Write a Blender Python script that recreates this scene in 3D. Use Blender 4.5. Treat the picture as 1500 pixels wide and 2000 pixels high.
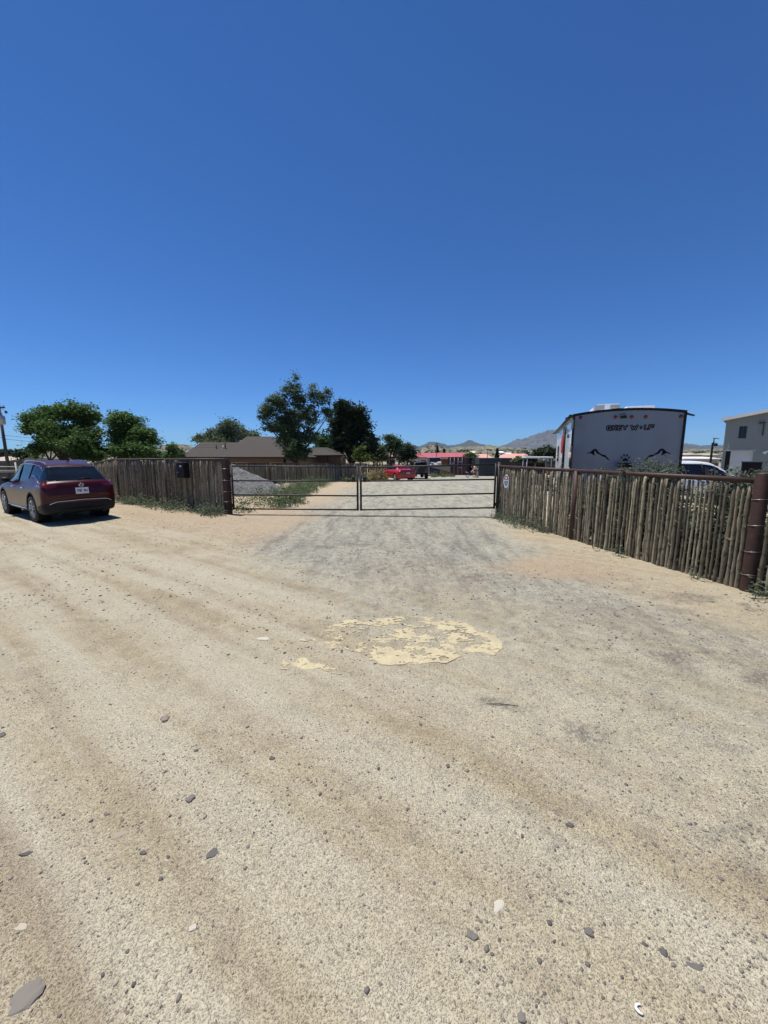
import bpy, bmesh, math, random
import numpy as np
from math import sin, cos, pi, radians, sqrt, atan2
random.seed(7); RNG = np.random.default_rng(11)
SC = bpy.context.scene; COL = SC.collection
for o in list(bpy.data.objects): bpy.data.objects.remove(o)

# ---------------------------------------------------------------- camera
CAMH = 1.85; PITCH = radians(8.5); FPX = 751.0
cd = bpy.data.cameras.new('camera'); cam = bpy.data.objects.new('camera', cd); COL.objects.link(cam)
cam.location = (0, 0, CAMH); cam.rotation_euler = (radians(90) - PITCH, 0, 0)
cd.sensor_fit = 'VERTICAL'; cd.sensor_height = 36; cd.sensor_width = 27; cd.lens = FPX / 2000 * 36
cd.clip_start = 0.05; cd.clip_end = 40000
SC.camera = cam
# ---------------------------------------------------------------- world, sun, exposure
SUN_EL = 72.0; SUN_DIR = (-0.86, 0.51)
w = bpy.data.worlds.new('World'); SC.world = w; w.use_nodes = True
nt = w.node_tree; nt.nodes.clear()
sk = nt.nodes.new('ShaderNodeTexSky'); sk.sky_type = 'NISHITA'; sk.sun_disc = False
sk.sun_elevation = radians(SUN_EL); sk.sun_rotation = atan2(SUN_DIR[0], SUN_DIR[1])
sk.altitude = 1600; sk.air_density = 0.9; sk.dust_density = 0.15; sk.ozone_density = 3.0
bg = nt.nodes.new('ShaderNodeBackground'); bg.inputs['Strength'].default_value = 0.062
wo = nt.nodes.new('ShaderNodeOutputWorld')
tm = nt.nodes.new('ShaderNodeMix'); tm.data_type = 'RGBA'; tm.blend_type = 'MULTIPLY'; tm.inputs[0].default_value = 1
tm.inputs[7].default_value = (.33, .83, 1.41, 1); nt.links.new(sk.outputs[0], tm.inputs[6]); nt.links.new(tm.outputs[2], bg.inputs[0]); nt.links.new(bg.outputs[0], wo.inputs[0])
ld = bpy.data.lights.new('sun', 'SUN'); ld.energy = 4.6; ld.angle = radians(0.53); ld.color = (1.0, 0.955, 0.88)
sun = bpy.data.objects.new('sun', ld); COL.objects.link(sun)
n_ = sqrt(SUN_DIR[0]**2 + SUN_DIR[1]**2); ce = cos(radians(SUN_EL))
from mathutils import Vector, Matrix
sv = Vector((SUN_DIR[0]/n_*ce, SUN_DIR[1]/n_*ce, sin(radians(SUN_EL))))
sun.rotation_euler = sv.to_track_quat('Z', 'Y').to_euler(); sun.location = (0, 0, 50)
SC.view_settings.view_transform = 'Standard'; SC.view_settings.look = 'None'
SC.view_settings.exposure = 0.45; SC.view_settings.gamma = 1.0
SC.render.engine = 'CYCLES'

# ---------------------------------------------------------------- helpers
CP, SP = cos(PITCH), sin(PITCH)
def ray(px, py):
    a, b = px - 750, 1000 - py
    return (a, b*SP + FPX*CP, b*CP - FPX*SP)
def at(px, py, Y):                                   # point of pixel at depth Y
    x, y, z = ray(px, py); t = Y / y
    return Vector((x*t, Y, CAMH + z*t))
def atx(px, Y, py=900):
    x, y, z = ray(px, py); return x * Y / y
def zt(py, Y):
    x, y, z = ray(750, py); return CAMH + z*Y/y
def gz(x, y):                                        # broad ground height
    z = 0.0
    if y > 14: z -= .027 * (min(y, 150) - 14)
    if x < -12: z -= min(.04 * (-x - 12), .5)
    return z
def onground(px, py):
    x, y, z = ray(px, py); t = -CAMH / z
    for _ in range(12):
        t = (gz(x*t, y*t) - CAMH) / z
    return Vector((x*t, y*t, gz(x*t, y*t)))
def plane_hit(px, py, P, N):
    d = Vector(ray(px, py)); c = Vector((0, 0, CAMH))
    t = (P - c).dot(N) / d.dot(N); return c + d*t

def tag(o, label=None, cat=None, group=None, kind=None):
    if label: o['label'] = label
    if cat: o['category'] = cat
    if group: o['group'] = group
    if kind: o['kind'] = kind
    return o
def thing(name, label, cat, loc=(0, 0, 0), rz=0.0, group=None):
    o = bpy.data.objects.new(name, None); COL.objects.link(o); o.empty_display_size = .3
    o.location = loc; o.rotation_euler = (0, 0, rz)
    return tag(o, label, cat, group)

class MB:
    def __init__(s): s.v = []; s.f = []; s.sm = []
    def add(s, vs, fs, smooth=False):
        n = len(s.v); s.v += [tuple(v) for v in vs]
        for f in fs: s.f.append(tuple(i+n for i in f)); s.sm.append(smooth)
    def box(s, c, d, rz=0.0, rx=0.0, ry=0.0, bev=0.0):
        hx, hy, hz = d[0]/2, d[1]/2, d[2]/2
        R = Matrix.Rotation(rz, 3, 'Z') @ Matrix.Rotation(ry, 3, 'Y') @ Matrix.Rotation(rx, 3, 'X')
        if bev > 0:
            bm = bmesh.new(); bmesh.ops.create_cube(bm, size=1)
            for v in bm.verts: v.co = Vector((v.co.x*d[0], v.co.y*d[1], v.co.z*d[2]))
            bmesh.ops.bevel(bm, geom=bm.edges[:], offset=bev, segments=2, affect='EDGES', profile=.6)
            bm.verts.index_update()
            s.add([R @ v.co + Vector(c) for v in bm.verts], [[v.index for v in f.verts] for f in bm.faces]); bm.free(); return s
        vs = [R @ Vector((x*hx, y*hy, z*hz)) + Vector(c) for x in (-1, 1) for y in (-1, 1) for z in (-1, 1)]
        s.add(vs, [(0, 1, 3, 2), (4, 6, 7, 5), (0, 4, 5, 1), (2, 3, 7, 6), (0, 2, 6, 4), (1, 5, 7, 3)]); return s
    def bar(s, p0, p1, w, h):                        # box beam from p0 to p1
        p0, p1 = Vector(p0), Vector(p1); d = (p1-p0); L = d.length; d.normalize()
        u = d.cross(Vector((0, 0, 1)));
        if u.length < 1e-3: u = Vector((1, 0, 0))
        u.normalize(); v = u.cross(d)
        vs = [p + u*a*w/2 + v*b*h/2 for p in (p0, p1) for a, b in ((-1, -1), (1, -1), (1, 1), (-1, 1))]
        s.add(vs, [(3, 2, 1, 0), (4, 5, 6, 7), (0, 1, 5, 4), (1, 2, 6, 5), (2, 3, 7, 6), (3, 0, 4, 7)]); return s
    def tube(s, pts, r, n=10, caps=True, smooth=True):
        pts = [Vector(p) for p in pts]
        rs = r if isinstance(r, (list, tuple)) else [r]*len(pts)
        base = len(s.v); prev = None
        for i, p in enumerate(pts):
            if i == 0: d = pts[1]-p
            elif i == len(pts)-1: d = p-pts[i-1]
            else: d = pts[i+1]-pts[i-1]
            d.normalize()
            if prev is None:
                u = d.orthogonal().normalized()
            else:
                u = (prev - d*prev.dot(d)).normalized()
            prev = u; v = d.cross(u)
            for k in range(n):
                a = 2*pi*k/n; s.v.append(tuple(p + (u*cos(a)+v*sin(a))*rs[i]))
        for i in range(len(pts)-1):
            for k in range(n):
                a = base+i*n+k; b = base+i*n+(k+1) % n
                s.f.append((a, b, b+n, a+n)); s.sm.append(smooth)
        if caps:
            s.f.append(tuple(base+k for k in range(n))[::-1]); s.sm.append(False)
            e = base+(len(pts)-1)*n; s.f.append(tuple(e+k for k in range(n))); s.sm.append(False)
        return s
    def lathe(s, prof, c=(0, 0, 0), axis='Z', n=32, smooth=True):      # prof [(r, h)]
        base = len(s.v); c = Vector(c)
        for r, h in prof:
            for k in range(n):
                a = 2*pi*k/n
                if axis == 'Z': p = (r*cos(a), r*sin(a), h)
                elif axis == 'Y': p = (r*cos(a), h, r*sin(a))
                else: p = (h, r*cos(a), r*sin(a))
                s.v.append(tuple(c+Vector(p)))
        for i in range(len(prof)-1):
            for k in range(n):
                a = base+i*n+k; b = base+i*n+(k+1) % n
                s.f.append((a, b, b+n, a+n)); s.sm.append(smooth)
        return s
    def prism(s, poly, fn, t0, t1):                  # poly of 2d points, fn(u,v,t)->xyz
        n = len(poly); vs = [fn(u, v, t0) for u, v in poly]+[fn(u, v, t1) for u, v in poly]
        fs = [tuple(range(n))[::-1], tuple(range(n, 2*n))]+[(i, (i+1) % n, n+(i+1) % n, n+i) for i in range(n)]
        s.add(vs, fs); return s
    def ball(s, c, r, n=10, m=6, jit=0):
        base = len(s.v); r = r if hasattr(r, '__len__') else (r, r, r)
        for i in range(m+1):
            th = pi*i/m
            for k in range(n):
                a = 2*pi*k/n; j = 1+random.uniform(-jit, jit)
                s.v.append((c[0]+r[0]*sin(th)*cos(a)*j, c[1]+r[1]*sin(th)*sin(a)*j, c[2]+r[2]*cos(th)*j))
        for i in range(m):
            for k in range(n):
                a = base+i*n+k; b = base+i*n+(k+1) % n
                s.f.append((a, b, b+n, a+n)); s.sm.append(True)
        return s
    def build(s, name, mat, parent=None, label=None):
        me = bpy.data.meshes.new(name); me.from_pydata(s.v, [], s.f)
        me.polygons.foreach_set('use_smooth', s.sm)
        me.materials.append(mat); me.update()
        bm = bmesh.new(); bm.from_mesh(me); bmesh.ops.recalc_face_normals(bm, faces=bm.faces[:]); bm.to_mesh(me); bm.free()
        o = bpy.data.objects.new(name, me); COL.objects.link(o)
        if parent is not None: o.parent = parent
        if label: o['label'] = label
        return o

def np_mesh(name, V, F, mat, parent=None, smooth=False):   # F Nx3 or Nx4
    V = np.asarray(V, dtype=np.float32); F = np.asarray(F, dtype=np.int32); k = F.shape[1]
    me = bpy.data.meshes.new(name)
    me.vertices.add(len(V)); me.vertices.foreach_set('co', V.ravel())
    me.loops.add(F.size); me.loops.foreach_set('vertex_index', F.ravel())
    me.polygons.add(len(F)); me.polygons.foreach_set('loop_start', np.arange(0, F.size, k, dtype=np.int32))
    me.polygons.foreach_set('loop_total', np.full(len(F), k, dtype=np.int32))
    if smooth: me.polygons.foreach_set('use_smooth', np.ones(len(F), dtype=bool))
    me.update(calc_edges=True); me.validate()
    me.materials.append(mat)
    o = bpy.data.objects.new(name, me); COL.objects.link(o)
    if parent is not None: o.parent = parent
    return o
def attr(o, name, vals):
    a = o.data.attributes.new(name, 'FLOAT', 'POINT'); a.data.foreach_set('value', np.asarray(vals, dtype=np.float32))

# ---------------------------------------------------------------- materials
class NT:
    def __init__(s, name):
        s.m = bpy.data.materials.new(name); s.m.use_nodes = True; s.t = s.m.node_tree
        s.b = s.t.nodes['Principled BSDF']; s.tc = s.t.nodes.new('ShaderNodeTexCoord')
    def n(s, typ, **kw):
        x = s.t.nodes.new(typ)
        for k, v in kw.items(): setattr(x, k, v)
        return x
    def l(s, a, b): s.t.links.new(a, b)
    def noise(s, scale, detail=3, rough=.55, vec=None, dist=0):
        x = s.n('ShaderNodeTexNoise'); x.inputs['Scale'].default_value = scale; x.inputs['Detail'].default_value = detail
        x.inputs['Roughness'].default_value = rough; x.inputs['Distortion'].default_value = dist
        s.l(vec if vec is not None else s.tc.outputs['Object'], x.inputs['Vector']); return x.outputs['Fac']
    def vor(s, scale, out='Color', feature='F1', vec=None, rnd=1):
        x = s.n('ShaderNodeTexVoronoi'); x.feature = feature; x.inputs['Scale'].default_value = scale
        x.inputs['Randomness'].default_value = rnd
        s.l(vec if vec is not None else s.tc.outputs['Object'], x.inputs['Vector']); return x.outputs[out]
    def ramp(s, fac, stops):
        x = s.n('ShaderNodeValToRGB'); e = x.color_ramp.elements
        while len(e) < len(stops): e.new(.5)
        for i, (p, c) in enumerate(stops):
            e[i].position = p; e[i].color = (c[0], c[1], c[2], 1) if hasattr(c, '__len__') else (c, c, c, 1)
        s.l(fac, x.inputs[0]); return x.outputs[0]
    def mix(s, fac, a, b, mode='MIX'):
        x = s.n('ShaderNodeMix', data_type='RGBA', blend_type=mode)
        for sock, v in ((x.inputs[0], fac), (x.inputs[6], a), (x.inputs[7], b)):
            if hasattr(v, 'is_linked'): s.l(v, sock)
            elif hasattr(v, '__len__'): sock.default_value = (v[0], v[1], v[2], 1)
            else: sock.default_value = v
        return x.outputs[2]
    def math(s, op, a, b=0.0, clamp=False):
        x = s.n('ShaderNodeMath', operation=op); x.use_clamp = clamp
        for i, v in enumerate((a, b)):
            if hasattr(v, 'is_linked'): s.l(v, x.inputs[i])
            else: x.inputs[i].default_value = v
        return x.outputs[0]
    def at(s, name): return s.n('ShaderNodeAttribute', attribute_name=name).outputs['Fac']
    def mapping(s, scale=(1, 1, 1), rot=(0, 0, 0), src='Object'):
        x = s.n('ShaderNodeMapping'); x.inputs['Scale'].default_value = scale; x.inputs['Rotation'].default_value = rot
        s.l(s.tc.outputs[src], x.inputs['Vector']); return x.outputs[0]
    def bump(s, h, strength=.3, dist=.02, prev=None):
        x = s.n('ShaderNodeBump'); x.inputs['Strength'].default_value = strength; x.inputs['Distance'].default_value = dist
        s.l(h, x.inputs['Height'])
        if prev is not None: s.l(prev, x.inputs['Normal'])
        return x.outputs[0]
    def out(s, col=None, rough=None, nrm=None):
        if col is not None:
            if hasattr(col, 'is_linked'): s.l(col, s.b.inputs['Base Color'])
            else: s.b.inputs['Base Color'].default_value = (*col, 1)
        if rough is not None:
            if hasattr(rough, 'is_linked'): s.l(rough, s.b.inputs['Roughness'])
            else: s.b.inputs['Roughness'].default_value = rough
        if nrm is not None: s.l(nrm, s.b.inputs['Normal'])
        return s.m
def pm(name, c1, c2=None, scale=4, rough=.6, metal=0, bump=0, bscale=20, coat=0, spec=None, stretch=None):
    m = NT(name); c2 = c2 or tuple(c*.75 for c in c1)
    vec = m.mapping(stretch) if stretch else None
    f = m.noise(scale, 4, .6, vec)
    col = m.ramp(f, [(.35, c1), (.65, c2)])
    nrm = m.bump(m.noise(bscale, 4, .6, vec), bump, .02) if bump else None
    m.out(col, rough, nrm); m.b.inputs['Metallic'].default_value = metal
    if coat: m.b.inputs['Coat Weight'].default_value = coat; m.b.inputs['Coat Roughness'].default_value = .03
    if spec is not None: m.b.inputs['Specular IOR Level'].default_value = spec
    return m.m

M = {}
M['rust'] = pm('rusty_pipe', (.058, .023, .013), (.030, .013, .009), 9, .62, .1, .15, 60)
M['darksteel'] = pm('dark_gate_steel', (.012, .009, .008), (.02, .013, .011), 14, .6, .0, .05, 80)
M['wire'] = pm('wire', (.45, .43, .4), (.3, .28, .26), 30, .4, .8)
M['black'] = pm('black_plastic', (.008, .008, .009), (.012, .012, .013), 8, .6, spec=.25)
M['rubber'] = pm('tyre_rubber', (.016, .016, .016), (.03, .028, .025), 12, .85, 0, .2, 60)
M['alloy'] = pm('machined_alloy', (.5, .5, .5), (.38, .38, .38), 6, .38, .7)
M['chrome'] = pm('chrome', (.75, .75, .76), (.65, .65, .67), 6, .12, 1)
M['glass'] = pm('tinted_glass', (.006, .009, .013), (.009, .012, .017), 2, .05, 0, 0, 10, 0, .4)
M['carred'] = pm('deep_red_paint', (.05, .0008, .001), (.04, .0006, .0008), 3, .3, .0, 0, 10, .2, .3)
M['coupered'] = pm('bright_red_paint', (.42, .010, .014), (.36, .009, .012), 3, .35, .0, 0, 10, .6)
M['white'] = pm('white_paint', (.78, .79, .8), (.72, .73, .75), 2, .35)
M['whitecar'] = pm('white_car_paint', (.8, .81, .82), (.77, .78, .8), 2, .25, 0, 0, 10, .8)
M['tailred'] = pm('red_lens', (.16, .004, .006), (.11, .003, .004), 20, .15, 0, 0, 10, .6)
M['amber'] = pm('orange_lens', (.6, .12, .04), (.5, .1, .03), 20, .15, 0, 0, 10, 1)
M['jeep'] = pm('black_car_paint', (.012, .014, .018), (.016, .018, .022), 3, .3, .1, 0, 10, .8)
M['rvgrey'] = pm('rv_rear_panel', (.20, .222, .262), (.18, .20, .24), 1.2, .45, 0, .02, 3, .3, stretch=(2, 2, .25))
M['rvwhite'] = pm('rv_side_panel', (.74, .76, .78), (.66, .69, .72), 1.5, .3, 0, .03, 4, .4)
M['decal'] = pm('black_decal', (.004, .005, .009), (.006, .007, .011), 5, .6, spec=.1)
M['decalgrey'] = pm('grey_decal', (.19, .21, .25), (.17, .19, .23), 5, .45)
M['redcloth'] = pm('red_cloth', (.55, .02, .03), (.38, .012, .02), 10, .8, 0, .3, 14)
M['trunk'] = pm('tree_bark', (.055, .042, .032), (.03, .024, .018), 8, .9, 0, .6, 20, stretch=(1, 1, .2))
M['roofred'] = pm('red_metal_roof', (.42, .10, .11), (.36, .085, .09), .6, .5)
M['roofsalmon'] = pm('salmon_tile_roof', (.58, .30, .24), (.48, .25, .2), 1.5, .8, 0, .3, 6)
M['roofwhite'] = pm('white_roof', (.75, .75, .74), (.65, .65, .64), 1, .6)
M['rooftan'] = pm('tan_roof', (.42, .36, .28), (.35, .3, .24), 1, .8)
M['stuccowhite'] = pm('pale_stucco', (.5, .5, .47), (.42, .42, .4), 1, .9)
M['stuccotan'] = pm('tan_stucco', (.38, .31, .23), (.32, .26, .19), 1, .9)
M['wallbrown'] = pm('brown_stucco', (.20, .135, .085), (.165, .11, .07), 1, .9, 0, .2, 20)
M['timber'] = pm('dark_timber', (.05, .03, .02), (.035, .022, .016), 6, .8)
M['container'] = pm('maroon_steel', (.085, .018, .028), (.055, .012, .02), 2, .55, 0, .1, 8)
M['slate'] = pm('slate_steel', (.040, .047, .055), (.03, .037, .045), 1.5, .6)
M['greypanel'] = pm('grey_panel', (.12, .13, .125), (.09, .1, .1), 2, .7)
M['tarp'] = pm('navy_tarp', (.014, .02, .07), (.01, .014, .045), 4, .5, 0, .4, 6)
M['ply'] = pm('orange_plywood', (.30, .11, .05), (.22, .08, .04), 4, .8)
M['skin'] = pm('peach_cloth_skin', (.72, .42, .29), (.62, .36, .25), 6, .6)
M['signwhite'] = pm('sign_white', (.7, .72, .74), (.62, .64, .66), 9, .45)
M['signred'] = pm('faded_red_print', (.33, .17, .2), (.27, .14, .17), 12, .5)
M['signblue'] = pm('dark_print', (.05, .07, .09), (.07, .09, .11), 12, .5)
M['galv'] = pm('galvanised', (.42, .44, .45), (.33, .35, .36), 5, .45, .5)
M['polewood'] = pm('pole_wood', (.07, .06, .055), (.045, .038, .035), 5, .85, 0, .3, 20, stretch=(1, 1, .1))
M['palerail'] = pm('pale_rail', (.6, .58, .52), (.5, .48, .42), 4, .6)
# ---------------------------------------------------------------- ground material
def fbm(x, y, seed=0, oct=4, s=1.0):
    r = np.random.default_rng(seed); out = 0; amp = 1.0
    for o in range(oct):
        for _ in range(3):
            a = r.uniform(0, 2*pi); ph = r.uniform(0, 2*pi, 2); f = s*(2**o)*r.uniform(.8, 1.25)
            u = x*cos(a)+y*sin(a); v = -x*sin(a)+y*cos(a)
            out = out + amp*np.sin(u*f+ph[0]+1.7*np.sin(v*f*.6+ph[1]))/3
        amp *= .55
    return out
def sstep(a, b, x):
    t = np.clip((x-a)/(b-a), 0, 1); return t*t*(3-2*t)
TD = (.57, .82)                                      # across-the-road direction
def masks(X, Y):
    t = X*TD[0]+Y*TD[1]
    nz = fbm(X, Y, 3, 5, 1.3)
    sand = sstep(3.9, 5.6, t+.35*nz)*(1-.0*X)
    sand = np.where(Y > 16, sand*.8, sand)
    # gravel drive: flares out of the gate onto the road
    yc = np.clip(Y, 0, 60)
    half_l = np.interp(yc, [3.5, 5, 7.5, 9.5, 11.8, 14, 20, 30, 40, 60], [-.4, -1.2, -2.6, -2.3, -2.2, -2.3, -2.0, -2.2, .5, 3])
    half_r = np.interp(yc, [1, 2.2, 3.6, 6, 8.5, 11.8, 14, 20, 30, 60], [1.5, 4.6, 4.2, 3.2, 3.1, 3.4, 6, 9, 14, 20])
    e = np.minimum(X-half_l, half_r-X)+.55*nz
    g = sstep(-.9, 1.2, e)*sstep(.5, 7.6, Y+.9*fbm(X, Y, 8, 3, .7))*(1-sstep(58, 66, Y))
    sandp = np.exp(-(((X-2.75)/.9)**2+((Y-6.1)/.55)**2))
    right = sstep(4.5, 5.8, t)*sstep(1.2, 2.2, X)*(1-sstep(7.3, 8, t))
    g = np.clip(g-.95*sandp, 0, 1)
    sand = np.clip(sand*np.where(X > 1.5, .28, 1)+1.1*sandp+.1*right, 0, 1)
    return t, sand, g
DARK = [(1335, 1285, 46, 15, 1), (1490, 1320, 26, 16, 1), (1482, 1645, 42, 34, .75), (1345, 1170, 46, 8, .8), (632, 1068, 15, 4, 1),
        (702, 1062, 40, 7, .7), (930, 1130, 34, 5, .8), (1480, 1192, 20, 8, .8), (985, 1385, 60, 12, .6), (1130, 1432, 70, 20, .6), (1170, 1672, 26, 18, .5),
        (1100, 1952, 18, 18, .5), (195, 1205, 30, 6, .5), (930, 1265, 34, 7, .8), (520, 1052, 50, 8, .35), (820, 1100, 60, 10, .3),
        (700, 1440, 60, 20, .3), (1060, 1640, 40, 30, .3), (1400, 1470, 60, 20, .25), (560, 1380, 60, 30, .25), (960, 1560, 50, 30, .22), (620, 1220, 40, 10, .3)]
TRK = [(0.50, .12, .6), (1.05, .18, .6), (1.80, .16, .7), (2.42, .14, .5), (0.0, .14, .5), (-.55, .2, .55), (-1.15, .16, .4), (3.1, .25, .6)]
RUT = [(0.29, .06, .8), (0.70, .05, .45), (1.45, .12, .28), (2.12, .06, .4), (2.72, .08, .38), (3.6, .10, .35), (-.25, .08, .6)]
def rutf(X, Y):
    t = X*TD[0]+Y*TD[1]; s = -X*TD[1]+Y*TD[0]; out = np.zeros_like(X)
    for c, wd, a in RUT: out = np.maximum(out, a*np.exp(-((t+.05*np.sin(s*.7+c*3)+.03*fbm(X, Y, 24, 3, 2.5)-c)/wd)**2))
    return out*(.22+.78*sstep(.9, -1.2, X))
def fine(X, Y):
    near = np.exp(-np.maximum(Y-9, 0)/6)*np.exp(-np.maximum(np.abs(X)-9, 0)/6)
    t = X*TD[0]+Y*TD[1]; s = -X*TD[1]+Y*TD[0]
    h = .014*fbm(X, Y, 21, 4, 1.3)+.006*fbm(t, s*.12, 22, 3, 5.0)+.005*fbm(X, Y, 23, 4, 13.0)
    h = h-.022*rutf(X, Y)
    m = (X > -3.5)*(X < 5)
    h = h + m*.01*np.exp(-((X-.9-.03*Y)/.3)**2)*sstep(5, 8, Y)*-1 + m*.01*np.exp(-((X+.9)/.3)**2)*sstep(6, 9, Y)*-1
    return h*near
def gzv(X, Y):
    z = np.where(Y > 14, -.027*(np.minimum(Y, 150)-14), 0.0)
    z = z-np.where(X < -12, np.minimum(.04*(-X-12), .5), 0)
    return z+fine(X, Y)
def gzf(x, y): return float(gzv(np.array([x], float), np.array([y], float))[0])

g = NT('ground_surface')
G, S_, Dk, Tr = g.at('gravel'), g.at('sand'), g.at('dark'), g.at('track')
n1 = g.noise(.9, 5, .6); n2 = g.noise(7, 5, .65); n3 = g.noise(45, 4, .7); n4 = g.noise(160, 2, .6)
rm = g.mapping((1, 1, 1), (0, 0, atan2(TD[1], TD[0])*-1)); st = g.n('ShaderNodeMapping'); st.inputs['Scale'].default_value = (3.2, .28, 1); g.l(rm, st.inputs[0])
streak = g.noise(1.0, 4, .6, st.outputs[0])
dust = g.mix(g.ramp(n1, [(.3, 0), (.7, 1)]), (.385, .332, .222), (.44, .388, .27))
dust = g.mix(g.ramp(n2, [(.35, 0), (.75, .6)]), dust, (.265, .215, .14))
nL = g.noise(.55, 6, .7); dust = g.mix(g.ramp(nL, [(.48, 0), (.66, .8)]), dust, (.27, .205, .125)); dust = g.mix(g.ramp(g.noise(2.2, 6, .75), [(.52, 0), (.72, .6)]), dust, (.225, .18, .12))
dust = g.mix(g.math('MULTIPLY', g.ramp(streak, [(.42, 0), (.6, 1)]), .65), dust, (.46, .42, .32))
dust = g.mix(g.math('MULTIPLY', Tr, g.ramp(n2, [(.25, .25), (.6, .9)])), dust, (.47, .43, .33))
dust = g.mix(g.math('MULTIPLY', g.at('rut'), g.ramp(n2, [(.2, .4), (.6, .9)])), dust, (.265, .21, .145))  # browner soil of the ruts, with the shade in them painted into the colour
sandc = g.mix(g.ramp(n2, [(.3, 0), (.7, 1)]), (.41, .325, .225), (.35, .275, .19))
grav = g.mix(g.ramp(n1, [(.35, 0), (.65, 1)]), (.315, .315, .265), (.385, .37, .295))
grav = g.mix(g.ramp(n2, [(.42, 0), (.65, .8)]), grav, (.20, .20, .178))
gm = g.mapping((2.6, .5, 1), (0, 0, .12)); gs = g.noise(1.3, 6, .75, gm); grav = g.mix(g.ramp(gs, [(.49, 0), (.62, .85)]), grav, (.15, .15, .135)); grav = g.mix(g.ramp(gs, [(.30, .8), (.45, 0)]), grav, (.45, .425, .345))
thr = g.math('ADD', g.math('MULTIPLY', n2, .9), g.math('MULTIPLY', n3, .5))
def th(mask, lo=.35, wdt=.35):                       # break the mask edge up with noise
    a = g.math('ADD', mask, g.math('MULTIPLY', g.math('SUBTRACT', thr, .70), 1.1)); return g.ramp(a, [(lo, 0), (min(1, lo+wdt), 1)])
c = g.mix(g.math('MULTIPLY', th(S_, .1, .8), .85), dust, sandc)
c = g.mix(g.math('MULTIPLY', th(G, .12, .75), .85), c, grav)
wrp = g.n('ShaderNodeMix', data_type='RGBA', blend_type='LINEAR_LIGHT'); wn_ = g.n('ShaderNodeTexNoise'); wn_.inputs['Scale'].default_value = 60; wn_.inputs['Detail'].default_value = 3
g.l(g.tc.outputs['Object'], wn_.inputs['Vector']); g.l(g.tc.outputs['Object'], wrp.inputs[6]); g.l(wn_.outputs['Color'], wrp.inputs[7]); wrp.inputs[0].default_value = .012; WV = wrp.outputs[2]
pebc = g.vor(150, 'Color', vec=WV); pebd = g.vor(150, 'Distance', vec=WV)
sep = g.n('ShaderNodeSeparateColor'); g.l(pebc, sep.inputs[0])
pv = g.ramp(sep.outputs[0], [(0, .38), (.14, .72), (.5, 1.0), (.85, 1.1), (1, 1.5)])
pamt = g.math('ADD', g.ramp(g.noise(1.7, 5, .7), [(.35, .12), (.65, .6)]), g.math('MULTIPLY', G, .5))
c = g.mix(pamt, c, g.mix(1.0, c, pv, 'MULTIPLY'))
pc2 = g.vor(62, 'Color', vec=WV); sp2 = g.n('ShaderNodeSeparateColor'); g.l(pc2, sp2.inputs[0])
d2 = g.vor(62, 'Distance', vec=WV)
spk = g.math('MULTIPLY', g.ramp(sp2.outputs[1], [(.80, 0), (.86, 1)]), g.ramp(d2, [(.24, 1), (.36, 0)]))
c = g.mix(g.math('MULTIPLY', spk, .6), c, (.12, .105, .09))
spk2 = g.math('MULTIPLY', g.ramp(sp2.outputs[2], [(.9, 0), (.93, 1)]), g.ramp(d2, [(.22, 1), (.34, 0)]))
c = g.mix(g.math('MULTIPLY', spk2, .5), c, (.52, .49, .42))
c = g.mix(g.math('MULTIPLY', g.ramp(n3, [(.38, 1), (.5, 0)]), .35), c, g.mix(1.0, c, (.62, .6, .58), 'MULTIPLY'))
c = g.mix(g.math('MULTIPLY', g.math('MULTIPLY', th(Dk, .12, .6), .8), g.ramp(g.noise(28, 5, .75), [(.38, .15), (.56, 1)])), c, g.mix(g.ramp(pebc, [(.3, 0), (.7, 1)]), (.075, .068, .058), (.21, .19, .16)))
far = g.at('grass')
c = g.mix(g.math('MULTIPLY', far, g.ramp(g.noise(.25, 5, .7), [(.35, .5), (.6, 1)])), c, g.mix(g.noise(.05, 3), (.16, .155, .085), (.33, .28, .19)))
rgh = .93
hsum = g.math('ADD', g.math('MULTIPLY', n3, .6), g.math('MULTIPLY', n4, .35))
hsum = g.math('ADD', hsum, g.math('MULTIPLY', g.ramp(pebd, [(0, 1), (.5, 0)]), .45))
hsum = g.math('ADD', hsum, g.math('MULTIPLY', spk, .35))
M['ground'] = g.out(c, rgh, g.bump(hsum, .9, .014)); g.b.inputs['Specular IOR Level'].default_value = .2

def axis(segs):
    out = []
    for a, b, n in segs: out += list(np.linspace(a, b, n, endpoint=False))
    return np.array(out+[segs[-1][1]])
xs = axis([(-6000, -400, 8), (-400, -60, 12), (-60, -16, 20), (-16, -7, 60), (-7, 7, 330), (7, 16, 60), (16, 60, 20), (60, 400, 12), (400, 6000, 8)])
ys = axis([(-6000, -200, 6), (-200, -12, 10), (-12, -.5, 30), (-.5, 9, 250), (9, 18, 110), (18, 60, 110), (60, 150, 30), (150, 600, 15), (600, 7000, 10)])
GX, GY = np.meshgrid(xs, ys); fx, fy = GX.ravel(), GY.ravel()
fz = gzv(fx, fy)
t_, sand_, grav_ = masks(fx, fy)
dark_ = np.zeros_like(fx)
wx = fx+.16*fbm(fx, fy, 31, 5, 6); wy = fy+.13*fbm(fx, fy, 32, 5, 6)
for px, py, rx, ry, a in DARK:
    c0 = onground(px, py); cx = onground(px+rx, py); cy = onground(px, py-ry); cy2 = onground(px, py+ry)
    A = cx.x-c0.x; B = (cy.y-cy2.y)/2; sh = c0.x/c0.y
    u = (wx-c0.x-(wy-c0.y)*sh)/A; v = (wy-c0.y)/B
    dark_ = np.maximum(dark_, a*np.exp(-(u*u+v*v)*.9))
s_ = -fx*TD[1]+fy*TD[0]; track_ = np.zeros_like(fx)
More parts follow.
